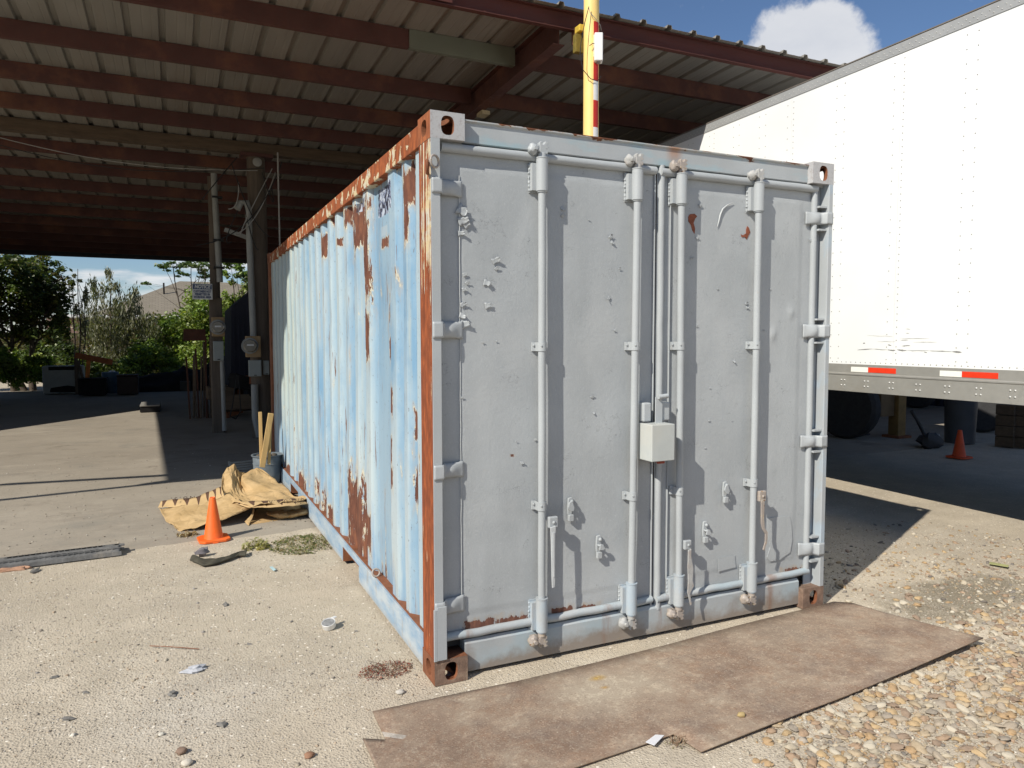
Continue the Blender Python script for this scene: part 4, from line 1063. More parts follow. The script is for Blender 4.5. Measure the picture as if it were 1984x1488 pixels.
def breaker(u0, v0, u1, v1, Y, label):
    a = pl(u0, v0, 1, Y); b = pl(u1, v1, 1, Y); r = empty('breaker_box', ((a[0]+b[0])/2, Y, (a[2]+b[2])/2)); tag(r, label, 'breaker box', 'breaker boxes under the meters')
    w = abs(b[0]-a[0])/2; h = abs(a[2]-b[2])/2
    MB().box(-w, w, 0, .11, -h, h).build('enclosure', M_breaker, r, bevel=.006); MB().box(-w*.92, w*.92, -.006, -.0005, -h*.94, h*.94).build('cover', M_breaker, r, bevel=.002); MB().box(-.02, .02, -.014, -.0065, -h*.9, -h*.8).build('latch', M_steel_dark, r)
breaker(413, 661, 434, 699, 9.98, 'grey breaker box on the slim service pole under its meter')
breaker(482, 698, 507, 729, 8.85, 'grey breaker box on the thick pole under its meter')
breaker(511, 699, 522, 726, 8.95, 'small grey breaker box at the right side of the thick pole')
a = pl(471, 612, 1, 9.1); b = pl(482, 638, 1, 9.1)
# notice sign
a = pl(372, 549, 1, 9.95); b = pl(412, 580.5, 1, 9.95); sw, shh = float(b[0]-a[0]), float(a[2]-b[2])
SG = empty('notice_sign', (float(a[0]), 9.95, float(b[2]))); tag(SG, 'white notice sign with blue header fixed beside the slim service pole', 'sign')
MB().box(0, sw, 0, .006, 0, shh).build('board', M_signw, SG, bevel=.002); MB().box(sw*.03, sw*.97, -.003, -.0005, shh*.64, shh*.95).build('header_band', M_signb, SG)
def text(s, x, z, size, mt_, parent, y=-.006, shear=0, bold=.0, width=None):
    c = bpy.data.curves.new('lettering', 'FONT'); c.body = s; c.size = size; c.align_x = 'CENTER'; c.align_y = 'CENTER'; c.extrude = .0008; c.shear = shear; c.offset = bold
    o = bpy.data.objects.new('lettering', c); COL.objects.link(o); o.parent = parent; o.location = (x, y, z); o.rotation_euler = (math.pi/2, 0, 0); c.materials.append(mt_)
    if width:
        bpy.context.view_layer.update(); o.scale = (width/max(o.dimensions.x, 1e-3), 1, 1)
    dg = bpy.context.evaluated_depsgraph_get(); me = bpy.data.meshes.new_from_object(o.evaluated_get(dg)); me.name = 'lettering'
    q = bpy.data.objects.new('lettering', me); COL.objects.link(q); q.parent = parent; q.location = o.location; q.rotation_euler = o.rotation_euler; q.scale = o.scale
    if not me.materials: me.materials.append(mt_)
    bpy.data.objects.remove(o); return q
text('NOTICE', sw/2, shh*.795, shh*.30, M_signw, SG, shear=.2, bold=.004, width=sw*.80)
for s, z in (('CUSTOMERS NOT', .50), ('PERMITTED IN', .32), ('WORKING AREA', .14)): text(s, sw/2, shh*z, shh*.19, M_signb, SG, y=-.001, bold=.0025, width=sw*(.88 if z != .32 else .74))

# ------------------------------------------------------------------ yellow post
YP = pl(1145, 200, 1, 3.1); YR = .0735
YPR = empty('yellow_post', (float(YP[0]), 3.1, 0)); tag(YPR, 'tall round yellow steel post between container and trailer under the roof edge', 'post')
MB().tube([(0, 0, 0), (0, 0, 5.9)], YR, 28).build('shaft', M_yellow, YPR, smooth=60)
angc = math.atan2(CAM[1]-3.1, CAM[0]-YP[0])
def stripang(f): return angc + math.asin(max(-.99, min(.99, f)))
def strip(z0, z1, mt_, nm, f0=.30, f1=.92):
    mb = MB(); a0, a1 = stripang(f0), stripang(f1); vs = []
    for z in (z0, z1):
        for i in range(7):
            t = a0+(a1-a0)*i/6; vs.append((math.cos(t)*(YR+.0015), math.sin(t)*(YR+.0015), z))
    mb.add(vs, [(i, i+1, 8+i, 7+i) for i in range(6)]); return mb.build(nm, mt_, YPR, smooth=60)
def zY(v): return float(pl(1145, v, 1, 3.1)[2])
for i, (v0, v1, c) in enumerate(((47, 73, 0), (73, 115, 1), (115, 161, 0), (161, 198, 1), (198, 250, 0), (250, 300, 1), (300, 350, 0), (350, 400, 1))):
    strip(zY(v1), zY(v0), M_redstrip if c == 0 else M_plastic, 'red_strip' if c == 0 else 'white_strip')
pb = pl(1158, 100, 1, 3.02)
Mx = Matrix.Rotation(-.5, 4, 'Z'); Mx.translation = Vector((float(pb[0])-YP[0]+.0, -.10, 0))
sb = empty('white_junction_box', (float(pb[0]), 3.0, 0)); tag(sb, 'small white plastic box fixed to the yellow post', 'box')
MB().box(-.045, .035, -.05, .05, zY(127), zY(73), Matrix.Rotation(-.45, 4, 'Z')).build('housing', M_plastic, sb, bevel=.01, segs=3)
MB().box(-.02, .012, -.035, .03, zY(128.5), zY(127)-.001, Matrix.Rotation(-.45, 4, 'Z')).build('cable_entry', M_breaker, sb)
MB().box(-.135, -.05, .06, .12, zY(100), zY(64)).build('bracket', plain('shaded_yellow', (.16, .12, .02), .8, var=.4, scale=20), YPR, bevel=.006)  # lower bracket's dark colour stands in for the shade on it
MB().box(-.115, -.06, .02, .12, zY(61), zY(48)).build('bracket', M_yellow_d, YPR, bevel=.006)
w0 = [(-.075, -.08, zY(22)), (-.12, -.08, zY(55)), (-.16, -.08, zY(95)), (-.17, -.08, zY(120)), (-.14, -.085, zY(145)), (-.06, -.09, zY(160)), (.02, -.085, zY(162)), (.07, -.07, zY(150))]
MB().tube(w0, .004, 5).build('cable', M_wire, YPR, smooth=60)
MB().tube([(-.07, -.085, zY(97)), (-.04, -.09, zY(92)), (.03, -.09, zY(91))], .004, 5).build('cable', M_wire, YPR, smooth=60)
MB().tube([(-.075, -.08, zY(25)), (-.07, -.09, zY(34)), (.0, -.09, zY(45)), (.05, -.085, zY(54)), (.078, -.05, zY(60))], .003, 5).build('cable', M_wire_l, YPR, smooth=60)
# frame clamps that tie the post to the shed rafter
MB().box(-.03, .03, .075, .33, 4.50, 4.62).build('rafter_clamp', M_redox, YPR)

# ------------------------------------------------------------------ unseen blocks left of frame, added to throw the diagonal shade edge
WS = empty('shade_block', (0, 0, 0)); tag(WS, 'plain grey block added out of view left of the shed to cast shade', 'shade block')
dirw = Vector((2.45, 3.55, 0)).normalized(); prp = Vector((-dirw.y, dirw.x, 0)); a = Vector((-9.15, 9.6, 0)); b = a + dirw*4.6
def quadbox(a, L, Wd, z0, z1):
    p = [a, a+dirw*L, a+dirw*L+prp*Wd, a+prp*Wd]; return MB().prism([(q.x, q.y) for q in p], z0, z1, 'z')
quadbox(a, 4.9, 16, 0, 4.55).build('wall', M_breaker, WS); MB().box(-21, -6.62, 14.2, 20.8, 0, 4.4).build('wall', M_breaker, WS); MB().box(-21.1, -6.52, 14.1, 20.9, 4.4, 4.55).build('roof', M_sheet, WS); quadbox(a-prp*.1-dirw*.1, 5.1, 16.2, 4.55, 4.72).build('roof', M_sheet, WS)  # second block added to put the yard behind in shade

# ------------------------------------------------------------------ cones
M_cone = plain('orange_cone', (.82, .13, .015), .55, var=.10, scale=6, bump=.1, dirt=(.70, .16, .05))
M_cone2 = plain('faded_cone', (.62, .08, .02), .6, var=.2, scale=8)
def cone(loc, h, w, mt_, label):
    r = empty('traffic_cone', loc, rnd.uniform(0, .3)); tag(r, label, 'traffic cone', 'orange traffic cones')
    n = 32; mb = MB(); mb.lathe([(w*.33, .022), (w*.31, .03), (w*.10, h-.008), (w*.085, h), (w*.07, h-.004), (w*.06, h-.05)], (0, 0, 0), n)
    mb.build('cone_body', mt_, r, smooth=50)
    b = w/2; q = b*.32; poly = [(-b+q, -b), (b-q, -b), (b, -b+q), (b, b-q), (b-q, b), (-b+q, b), (-b, b-q), (-b, -b+q)]
    MB().prism(poly, .004, .024, 'z').box(-.02, .02, -b-.004, -b+.01, 0, .01).build('cone_base', mt_, r, bevel=.004)
    return r
g = G(414, 1046); cone(g, .345, .23, M_cone, 'bright orange traffic cone in front of the brown paper bag'); g = G(1858, 888); cone(g, .37, .26, M_cone2, 'dull red orange traffic cone standing in the shade under the trailer')

# ------------------------------------------------------------------ paper sack
def papermat():
    mt, N = mat('kraft_paper'); o = N.tc(); a = N.noise(o, 6, 5, .6); b = N.noise(o, 45, 4, .65)
    c = N.mix(N.rng(a, .35, .65), (.40, .27, .125), (.53, .37, .19)); c = N.mix(N.rng(b, .45, .7, 0, .25), c, (.30, .19, .09))
    e = N.vor(N.map(o, (1, 1, 1)), 9, 'DISTANCE_TO_EDGE'); h = N.m('ADD', N.rng(e, 0, .12), N.m('MULTIPLY', a, 1.5))
    N.out(c, .8, 0, N.bump(h, .35, .006), .3); return mt
M_paper = papermat()
def bandmat():
    mt, N = mat('printed_band'); uv = N.tc('UV'); o = N.tc(); x = N.sep(uv)[0]; y = N.sep(uv)[1]
    tri = N.m('ABSOLUTE', N.m('SUBTRACT', N.m('FRACT', x), .5))
    mk = N.m('GREATER_THAN', N.m('SUBTRACT', y, N.m('MULTIPLY', tri, 3.2)), .12)
    c = N.mix(N.noise(o, 9, 4), (.42, .29, .14), (.54, .38, .20)); c = N.mix(mk, c, (.10, .055, .035)); N.out(c, .8, 0, None, .3); return mt
M_band = bandmat()
BAG = empty('paper_sack', G(470, 985)); tag(BAG, 'crumpled brown kraft paper sack with printed edge lying by the container', 'paper sack')
def ctrl_sheet(rows_, name, mt_, nu=40, nv=24, crumple=.008, seed=0, uvn=None, thick=.003):
    R_ = [[G(u, v, z) for (u, v, z) in r] for r in rows_]
    def cr(p, t):
        n = len(p)-1; f = t*n; i = min(int(f), n-1); t = f-i
        p0 = p[max(i-1, 0)]; p1 = p[i]; p2 = p[i+1]; p3 = p[min(i+2, n)]
        return ((p1*2)+(p2-p0)*t+(p0*2-p1*5+p2*4-p3)*t*t+(p1*3-p0-p2*3+p3)*t**3)/2
    mb = MB()
    def fn(a, b):
        p = cr([cr(r, a) for r in R_], b); q = Vector((a*4+seed, b*4, seed))
        c = crumple*(mnoise.noise(q*1.5)*1.6+abs(mnoise.noise(q*3.1))*1.4-.4)
        return p + Vector((c*.4, c*.3, c)) - BAG.location
    mb.grid(fn, nu, nv); o = mb.build(name, mt_, BAG, smooth=28)
    uv = o.data.uv_layers.new(name='UVMap')
    for lp in o.data.loops:
        i = lp.vertex_index; uv.data[lp.index].uv = ((i % nu)/(nu-1)*(uvn or 1), (i//nu)/(nv-1))
    s = o.modifiers.new('thick', 'SOLIDIFY'); s.thickness = thick; return o
ctrl_sheet([[(308,985,.03),(345,981,.06),(385,978,.09),(415,968,.13),(445,958,.17)],
            [(318,1002,.02),(355,1002,.05),(398,998,.08),(440,990,.11),(478,978,.13)],
            [(333,1020,.01),(362,1018,.035),(402,1012,.06),(445,1000,.09),(482,985,.12)],
            [(346,1030,.004),(375,1024,.03),(412,1013,.055),(450,1000,.08),(486,985,.115)]], 'left_flap', M_paper, crumple=.012, seed=1)
ctrl_sheet([[(306,985,.03),(345,983,.055),(385,982,.085),(415,972,.11),(434,964,.15)], [(312,972,.07),(345,968,.10),(385,962,.13),(412,950,.18),(430,944,.20)]], 'printed_edge', M_band, 50, 5, .006, 2, uvn=7)
ctrl_sheet([[(428,962,.02),(445,950,.0),(470,945,.0),(500,942,.0),(530,945,.0),(560,955,.02)],
            [(430,925,.16),(440,908,.22),(456,903,.24),(466,918,.17),(484,916,.17),(500,907,.22)],
            [(431,940,.16),(444,935,.19),(458,940,.17),(470,946,.12),(478,936,.17),(535,930,.15)],
            [(440,962,.13),(455,962,.13),(475,965,.11),(500,960,.13),(535,955,.14),(570,962,.13)],
            [(450,974,.15),(480,980,.16),(510,979,.17),(545,975,.17),(580,972,.16),(600,968,.14)]], 'sack_body', M_paper, 60, 44, .020, 5)
ctrl_sheet([[(453,977,.135),(485,984,.145),(515,984,.15),(550,982,.15),(580,980,.14),(603,976,.12)], [(450,971,.155),(480,973,.17),(510,971,.18),(545,968,.18),(575,965,.17),(595,963,.15)]], 'printed_edge', M_band, 50, 5, .005, 3, uvn=6)
ctrl_sheet([[(500,985,.01),(540,980,.01),(575,976,.02),(605,975,.04)], [(490,998,.003),(530,996,.004),(570,992,.01),(607,987,.03)], [(478,1012,.003),(486,1017,.003),(545,1008,.003),(604,996,.012)]], 'lower_layer', M_paper, 34, 18, .004, 8)
ctrl_sheet([[(518,992,.03),(545,990,.04),(575,988,.05),(604,984,.06)], [(515,996,.05),(545,997,.06),(575,996,.06),(606,988,.075)], [(520,1002,.02),(545,1004,.02),(575,1003,.02),(607,994,.03)]], 'inner_fold', M_paper, 24, 12, .010, 11)
ctrl_sheet([[(490,985,.10),(487,998,.06),(474,1012,.02)], [(493,985,.10),(491,1000,.05),(482,1020,.004)]], 'side_gusset', M_paper, 14, 5, .002, 13)
for (s, u0, v0, u1, v1, z) in (('N U . S .', 333, 969, 378, 965, .115), ('U N I . U . S . A', 522, 975, 590, 970, .172)):
    p0, p1 = G(u0, v0, z), G(u1, v1, z); o = text(s, 0, 0, .05, plain('print_ink', (.05, .03, .02), .8) if s[0] == 'N' else MATS['print_ink'], BAG, width=(p1-p0).length)
    o.location = (p0+p1)/2 - BAG.location + Vector((-.004, -.012, .004)); d = p1-p0; o.rotation_euler = (math.radians(60), math.pi, math.atan2(d.y, d.x)); o.rotation_mode = 'XYZ'
    o.rotation_euler = (math.radians(55), 0, math.atan2(d.y, d.x)); o.scale.x *= -1; o.scale.y = -1; 

# ------------------------------------------------------------------ bucket with stakes, grate
g = G(519, 936); BK = empty('steel_bucket', g); tag(BK, 'battered grey steel bucket full of rubble beside the blue container side', 'bucket')
hb = .315; rb = .155; M_bucket = plain('bucket_grey', (.17, .20, .225), .55, .2, var=.25, scale=7, bump=.2, dirt=(.26, .25, .23))
MB().lathe([(0, .005), (rb*.86, .005), (rb*.88, .0), (rb*.93, .08), (rb*.935, .085), (rb*.98, hb-.07), (rb*.99, hb-.02), (rb*1.09, hb-.01), (rb*1.10, hb), (rb*.98, hb), (rb*.95, .28*hb), (0, .25*hb)], (0, 0, 0), 36).build('pail', M_bucket, BK, smooth=35)
MB().lathe([(rb*.96, hb-.10), (rb*1.0, hb-.098), (rb*1.0, hb-.092), (rb*.97, hb-.09)], (0, 0, 0), 36).build('hoop', M_bucket, BK, smooth=50)
mb = MB()
for i in range(26):
    a = rnd.uniform(0, 6.28); q = rnd.uniform(0, .11); mb.blob((math.cos(a)*q, math.sin(a)*q, hb-.035+rnd.uniform(-.01, .015)), rnd.uniform(.018, .035), 7, 4, .4, i)
mb.build('rubble_fill', plain('rubble', (.10, .085, .07), .95, var=.5, scale=20), BK)
M_stake = plain('pale_stake', (.46, .31, .13), .75, var=.25, scale=4, bump=.3, stretch=(6, 6, .8))
def stake(ub, vb, zb_, ut, vt, zt_, w, t_, label, Yt=5.1):
    a = pl(ub, vb, 1, 5.05); b = pl(ut, vt, 1, Yt); r = MB(); r.beam(a, b, w, t_, (0, 1, 0))
    o = r.build('wooden_stake', M_stake, bevel=.003); tag(o, label, 'stake', 'wooden stakes in the bucket')
stake(507, 905, 0, 504, 798, 0, .035, .03, 'upright narrow wooden stake at the left of the grey bucket')
stake(508, 905, 0, 525, 801, 0, .055, .035, 'broad wooden stake leaning right in the grey bucket', 5.0)
stake(521, 900, 0, 524, 820, 0, .03, .02, 'thin dark edged wooden stake at the back of the grey bucket', 5.2)
g = G(474, 918); GR = empty('floor_grate', g, .25); tag(GR, 'small grey ribbed grate propped behind the paper sack', 'grate')
for i in range(5): MB().beam((-.14, .02+i*.02, .02+i*.026), (.14, .02+i*.02, .02+i*.026), .018, .018).build('bar', M_conduit, GR)
MB().beam((-.14, .01, .01), (-.14, .12, .14), .02, .02).beam((.14, .01, .01), (.14, .12, .14), .02, .02).build('frame', M_conduit, GR)

# ------------------------------------------------------------------ tread strip
def tread():
    a = G(-160, 1122); b = G(232, 1070); d = (b-a); L = d.length; d.normalize(); nrm = Vector((-d.y, d.x, 0))
    r = empty('tyre_tread', a); tag(r, 'long grey strip of tyre tread lying flat at the edge of the concrete', 'tyre tread'); wd = .19
    mb = MB()
    def fn(u, v):
        s = (v-.5)*2; h = .052*(1-abs(s)**3)+.012 + .006*mnoise.noise(Vector((u*9, 0, 2)))
        p = d*L*u + nrm*(s*wd/2 + .02*math.sin(u*3)); return (p.x, p.y, h*(1 if abs(s) < .99 else .2))
    mb.grid(fn, 70, 16); o = mb.build('tread_body', M_tread, r, smooth=60); s = o.modifiers.new('thick', 'SOLIDIFY'); s.thickness = .008
    mb = MB()
    for i in range(34):
        u = (i+.4)/34; base = d*L*u + nrm*(.02*math.sin(u*3)); 
        for sd in (-1, 1):
            p = base + nrm*(sd*wd*.47); M_ = Matrix.Translation((p.x, p.y, .022)) @ Matrix.Rotation(math.atan2(d.y, d.x), 4, 'Z') @ Matrix.Rotation(.25*sd, 4, 'X')
            mb.box(-.030, .030, -.016, .016, -.018, .013, M_)
        for q in range(3):
            p = base + nrm*(wd*(.24-.24*q)) + d*(.02*(q % 2)); M_ = Matrix.Translation((p.x, p.y, .063-.009*abs(q-1))) @ Matrix.Rotation(math.atan2(d.y, d.x)+.2*(q-1), 4, 'Z')
            mb.box(-.034, .034, -.019, .019, -.008, .003, M_)
    mb.build('tread_blocks', M_tread, r, bevel=.002)
M_tread = plain('dusty_rubber', (.15, .148, .145), .95, var=.35, scale=16, bump=.6, dirt=(.25, .225, .19), spec=.1)
tread()
def torn():
    r = empty('rubber_scrap', G(425, 1088)); tag(r, 'torn curved scrap of black rubber on the ground in front of the cone', 'rubber scrap')
    L_ = [G(u, v) - r.location for u, v in ((372,1086),(395,1094),(420,1092),(445,1086),(465,1078),(478,1076))]
    mb = MB()
    def fn(a, b):
        f = a*(len(L_)-1); i = min(int(f), len(L_)-2); p = L_[i].lerp(L_[i+1], f-i); s = (b-.5)*2
        w = .045+.02*math.sin(a*7); return (p.x+.01*s, p.y+s*w, .006+.035*(.5+.5*mnoise.noise(Vector((a*6, b*2, 0))))*(1-s*s*.7)+.012*(s > .3)*a)
    mb.grid(fn, 40, 8); o = mb.build('rubber_strip', M_steel_dark2, r, smooth=50); s = o.modifiers.new('thick', 'SOLIDIFY'); s.thickness = .01
    g = G(391, 1078)-r.location; MB().blob((g.x, g.y, .035), .045, 10, 7, .4, 5, (1, .7, .7)).build('lump', plain('grey_lump', (.22, .20, .21), .9, var=.4, scale=20), r, smooth=40)
M_steel_dark2 = plain('black_olive_rubber', (.055, .05, .035), .8, var=.5, scale=18, bump=.5)
torn()

# ------------------------------------------------------------------ tin, tissue, paper, wires, small stones
g = G(638, 1216); TN = empty('flat_tin', g); tag(TN, 'small crushed silver tin lying on the sand left of the container', 'tin')
M_tin = plain('tin', (.78, .78, .77), .45, .35, var=.15, scale=30, bump=.3)
Mt = Matrix.Rotation(.25, 3, 'X') @ Matrix.Rotation(-.2, 3, 'Y')
MB().lathe([(0, .0), (.036, .0), (.037, .003), (.0365, .026), (.038, .030), (.036, .031), (.034, .027), (0, .027)], (0, 0, .012), 28, Mt).build('can', M_tin, TN, smooth=30)
MB().lathe([(0, .0285), (.033, .0285)], (0, 0, .012), 24, Mt).build('lid', plain('tin_lid', (.50, .50, .50), .5, .2, var=.3, scale=60), TN)
MB().beam((.02, .03, .045), (.045, .038, .048), .02, .004).build('tab', M_tin, TN)
def crumpled(name, u, v, r_, mt_, label, cat, sq=(1, .7, .3), seed=1):
    g = G(u, v); mb = MB(); mb.blob((0, 0, r_*sq[2]*.5), r_, 14, 9, .55, seed, sq); o = mb.build(name, mt_, loc=g, smooth=20); return tag(o, label, cat)
M_tis = plain('grey_tissue', (.46, .47, .50), .9, var=.15, scale=30, bump=.5)
crumpled('crumpled_tissue', 377, 1298, .045, M_tis, 'crumpled pale grey tissue on the sand, lower left', 'tissue', seed=4)
def scrap(name, pts, z, mt_, label, cat):
    p = [G(u, v, z) for u, v in pts]; c = sum(p, Vector())/len(p); mb = MB()
    mb.prism([(q.x-c.x, q.y-c.y) for q in p], 0, .002, 'z'); o = mb.build(name, mt_, loc=(c.x, c.y, z+.002)); o.rotation_euler = (rnd.uniform(-.08, .08), rnd.uniform(-.05, .05), 0); return tag(o, label, cat)
M_scrap = plain('white_scrap', (.66, .66, .68), .7, var=.05)
scrap('paper_scrap', ((1251,1439),(1270,1424),(1287,1426),(1268,1447)), .012, M_scrap, 'white scrap of paper in the notch of the rusty sheet', 'paper scrap')
scrap('wood_splinter', ((1918,1089),(1955,1096),(1953,1100),(1916,1093)), .012, plain('green_stick', (.36, .36, .16), .8), 'thin yellow green splinter on the gravel near the trailer', 'splinter')
scrap('blue_wrapper', ((522,1100),(528,1099),(535,1104),(530,1106)), .008, plain('blue_wrapper', (.40, .55, .58), .5), 'tiny pale blue wrapper below the green weeds', 'wrapper')
def wire(name, pts, r_, mt_, label, cat):
    p = [G(u, v, z) for u, v, z in pts]; c = p[0].copy(); o = MB().tube([q-c for q in p], r_, 5).build(name, mt_, loc=c, smooth=60); return tag(o, label, cat)
wire('rusty_wire', ((290,1250,.012), (320,1251,.014), (350,1253,.012), (386,1256,.006)), .0022, M_rust, 'thin straight rusty wire lying on the sand', 'wire')
wire('dry_twig', ((1640,1190,.01), (1652,1186,.012), (1664,1184,.01)), .002, M_bark, 'short dark twig by the sheet far corner', 'twig')
M_slate = plain('dark_stone', (.19, .18, .165), .85, var=.3, scale=30)
stn = [(437,1171,.022,'long dark chip of stone between weeds and tin'),(333,1343,.022,'flat dark stone lowest at the left of the tissue'),(428,1402,.022,'flat dark stone near the bottom edge'),(105,1312,.016,'flat dark stone at the far left of the sand'),
       (131,1392,.02,'dark stone at the lower left'),(165,1340,.012,'small dark chip right of the flat stone'),(483,1246,.012,'small dark pebble level with the tin'),(690,1221,.009,'tiny dark pebble right of the tin'),(68,1106,.035,'grey lump of asphalt beside the tyre tread'),(565,1203,.010,'tiny dark pebble left of the tin')]
for i, (u, v, s, lb_) in enumerate(stn):
    g = G(u, v); o = MB().blob((0, 0, s*.2), s, 9, 6, .45, i, (1.2, .7, .38)).build('dark_stone', M_slate, loc=g, smooth=40); o.rotation_euler = (0, 0, rnd.uniform(0, 3)); tag(o, lb_, 'stone', 'dark stones on the sand')
st1 = [(775,1342,.018,(.50,.47,.42),'white stone beside the red weed'),(1436,1386,.017,(.40,.30,.14),'round yellow pebble lying on the rusty sheet'),(599,1463,.018,(.28,.15,.09),'reddish stone at the bottom edge'),(352,1456,.02,(.22,.15,.11),'brown stone at the bottom edge, lower left'),
       (362,1478,.02,(.55,.50,.42),'pale stone under the brown one at the bottom edge'),(492,1200,.009,(.62,.58,.52),'small white pebble left of the tin'),(312,1421,.011,(.55,.52,.45),'pale pebble above the brown stone')]
for i, (u, v, s, c, lb_) in enumerate(st1):
    g = G(u, v, .022 if u == 1436 else 0); mt_ = plain('stone_%d' % i, c, .8, var=.2, scale=30)
    o = MB().blob((0, 0, s*.5), s, 10, 7, .2, i+20, (1.1, .85, .62)).build('pale_stone', mt_, loc=g, smooth=60); tag(o, lb_, 'stone', 'single coloured stones')
g = G(22, 1105); o = MB().blob((0, 0, .012), .05, 10, 6, .5, 3, (1.6, .4, .3)).blob((.07, .01, .01), .03, 8, 5, .5, 6, (1.5, .5, .4)).build('orange_peelings', plain('peelings', (.45, .26, .17), .8, var=.4, scale=30), loc=g, smooth=40); tag(o, 'pinkish broken scraps beside the tyre tread', 'scraps')

# ------------------------------------------------------------------ weeds
leafV = [(-.5, 0, 0), (0, -.5, .06), (.5, 0, 0), (0, .5, .06)]; leafF = [(0, 1, 2, 3)]
def weeds(name, u, v, rx, ry, h, n, size, cols, label, cat, seed=0):
    g = G(u, v); r_ = np.random.RandomState(seed)
    a = r_.uniform(0, 6.28, n); q = np.sqrt(r_.uniform(0, 1, n)); lump = np.array([mnoise.noise(Vector((float(math.cos(t)*w*3), float(math.sin(t)*w*3), seed))) for t, w in zip(a, q)])
    keep = lump+r_.uniform(-.3, .5, n) > 0
    a, q = a[keep], q[keep]; n = len(a)
    loc = np.stack([np.cos(a)*q*rx, np.sin(a)*q*ry, r_.uniform(.003, 1, n)*h*(1-q*.6)], 1)
    s = r_.uniform(.5, 1.4, n)*size; scl = np.stack([s, s*r_.uniform(.25, .6, n), s], 1); ci = r_.randint(0, len(cols), n); c = np.array(cols)[ci]*r_.uniform(.7, 1.3, (n, 1))
    root = empty(name, g); tag(root, label, cat)
    o = bulk('leaves', leafV, leafF, loc, scl, rots(n, .9), M_leaf, c, root); o['kind'] = 'stuff'
    mb = MB()
    for i in range(40):
        t = r_.uniform(0, 6.28); w = r_.uniform(.0, .9); t2 = t+r_.uniform(-.6, .6); w2 = w+r_.uniform(.05, .3)
        mb.tube([(math.cos(t)*w*rx, math.sin(t)*w*ry, .002), (math.cos(t2)*w2*rx, math.sin(t2)*w2*ry, h*r_.uniform(.4, 1.0))], .0012, 3, False)
    tag(mb.build('stems', plain(name+'_stem', tuple(np.array(cols[-1])*.8), .8), root), None, kind='stuff')
weeds('green_weed', 590, 1056, .27, .26, .05, 2600, .022, [(.12,.16,.05),(.17,.20,.08),(.30,.28,.14),(.24,.17,.10),(.10,.13,.04),(.36,.32,.2)], 'low patch of green and straw coloured weeds beside the container rail', 'weed', 3)
weeds('dry_grass_tuft', 497, 1062, .10, .08, .09, 160, .05, [(.42,.38,.2),(.30,.30,.12)], 'dry yellow grass tuft left of the green weeds', 'grass tuft', 5)
weeds('dry_grass_tuft', 362, 1040, .08, .05, .06, 90, .045, [(.42,.36,.22),(.36,.25,.13)], 'sparse straw tuft at the foot of the sack flap beside the cone', 'grass tuft', 6)
weeds('red_weed', 748, 1300, .135, .085, .040, 1500, .010, [(.24,.055,.04),(.32,.085,.06),(.17,.04,.035),(.40,.24,.18),(.13,.08,.04)], 'small patch of dark red creeping weed at the container corner', 'weed', 7)
weeds('dry_sprig', 1312, 1440, .05, .04, .03, 120, .010, [(.24,.22,.12),(.3,.2,.13)], 'tiny dry sprig in the notch of the rusty sheet', 'sprig', 8)

# ------------------------------------------------------------------ gravel
def ico():
    t = (1+5**.5)/2; v = np.array([(-1,t,0),(1,t,0),(-1,-t,0),(1,-t,0),(0,-1,t),(0,1,t),(0,-1,-t),(0,1,-t),(t,0,-1),(t,0,1),(-t,0,-1),(-t,0,1)], float); v /= np.linalg.norm(v[0])
    f = [(0,11,5),(0,5,1),(0,1,7),(0,7,10),(0,10,11),(1,5,9),(5,11,4),(11,10,2),(10,7,6),(7,1,8),(3,9,4),(3,4,2),(3,2,6),(3,6,8),(3,8,9),(4,9,5),(2,4,11),(6,2,10),(8,6,7),(9,8,1)]
    return v, f
IV, IF = ico(); OV = np.array([(1,0,0),(-.9,.2,0),(.1,1,0),(0,-1,.1),(0,.1,1),(0,0,-1)], float); OF = [(0,2,4),(2,1,4),(1,3,4),(3,0,4),(2,0,5),(1,2,5),(3,1,5),(0,3,5)]
def in_sheet(x, y):          # the steel sheet's footprint
    edge = -.922 + (x-.764)*(.18/2.009)
    top = -.093 + (x+.312)*(.125/2.87)
    return (x > -.42) & (x < 2.80-.0*(y)) & (y < top+.02) & (y > np.where(x < .76, -1.6, edge-.01)) & (x < 2.56 + (0.03-y)*.30)
palS = np.array([(.46,.40,.31),(.52,.47,.38),(.38,.33,.27),(.28,.25,.21),(.60,.56,.48),(.42,.33,.24),(.38,.35,.32)])
palR = np.array([(.46,.365,.245),(.44,.30,.165),(.50,.43,.32),(.38,.265,.175),(.42,.35,.265),(.35,.30,.24),(.50,.36,.20),(.53,.47,.37),(.31,.225,.16),(.45,.315,.22),(.58,.53,.43),(.25,.225,.20)])
def free_ground(x, y):
    inside_box = (x > -.01) & (x < CW+.01) & (y > .02) & (y < CL)
    return ~inside_box & ~in_sheet(x, y)
n = 85000; rr = nr.uniform(0, 1, n)
th = YAW + nr.uniform(-.68, .68, n); d = 1.7 + 5.2*nr.uniform(0, 1, n)**1.15
x = CAM[0]+np.sin(th)*d; y = CAM[1]+np.cos(th)*d; k = free_ground(x, y) & (y < 3.3) & (d > 1.5)
lump = np.array([mnoise.noise(Vector((float(a)*1.2, float(b)*1.2, 7))) for a, b in zip(x, y)]); k &= (lump + nr.uniform(-.55, .7, n) > 0)
x, y = x[k], y[k]; n = len(x); s = .0022+.0035*nr.uniform(0, 1, n)**2.5; s[nr.uniform(0, 1, n) > .975] *= 2.1; s[nr.uniform(0, 1, n) > .9955] *= 2.6
c = palS[nr.randint(0, len(palS), n)]*nr.uniform(.75, 1.2, (n, 1))
hg = np.array([gh(a, b) for a, b in zip(x, y)])
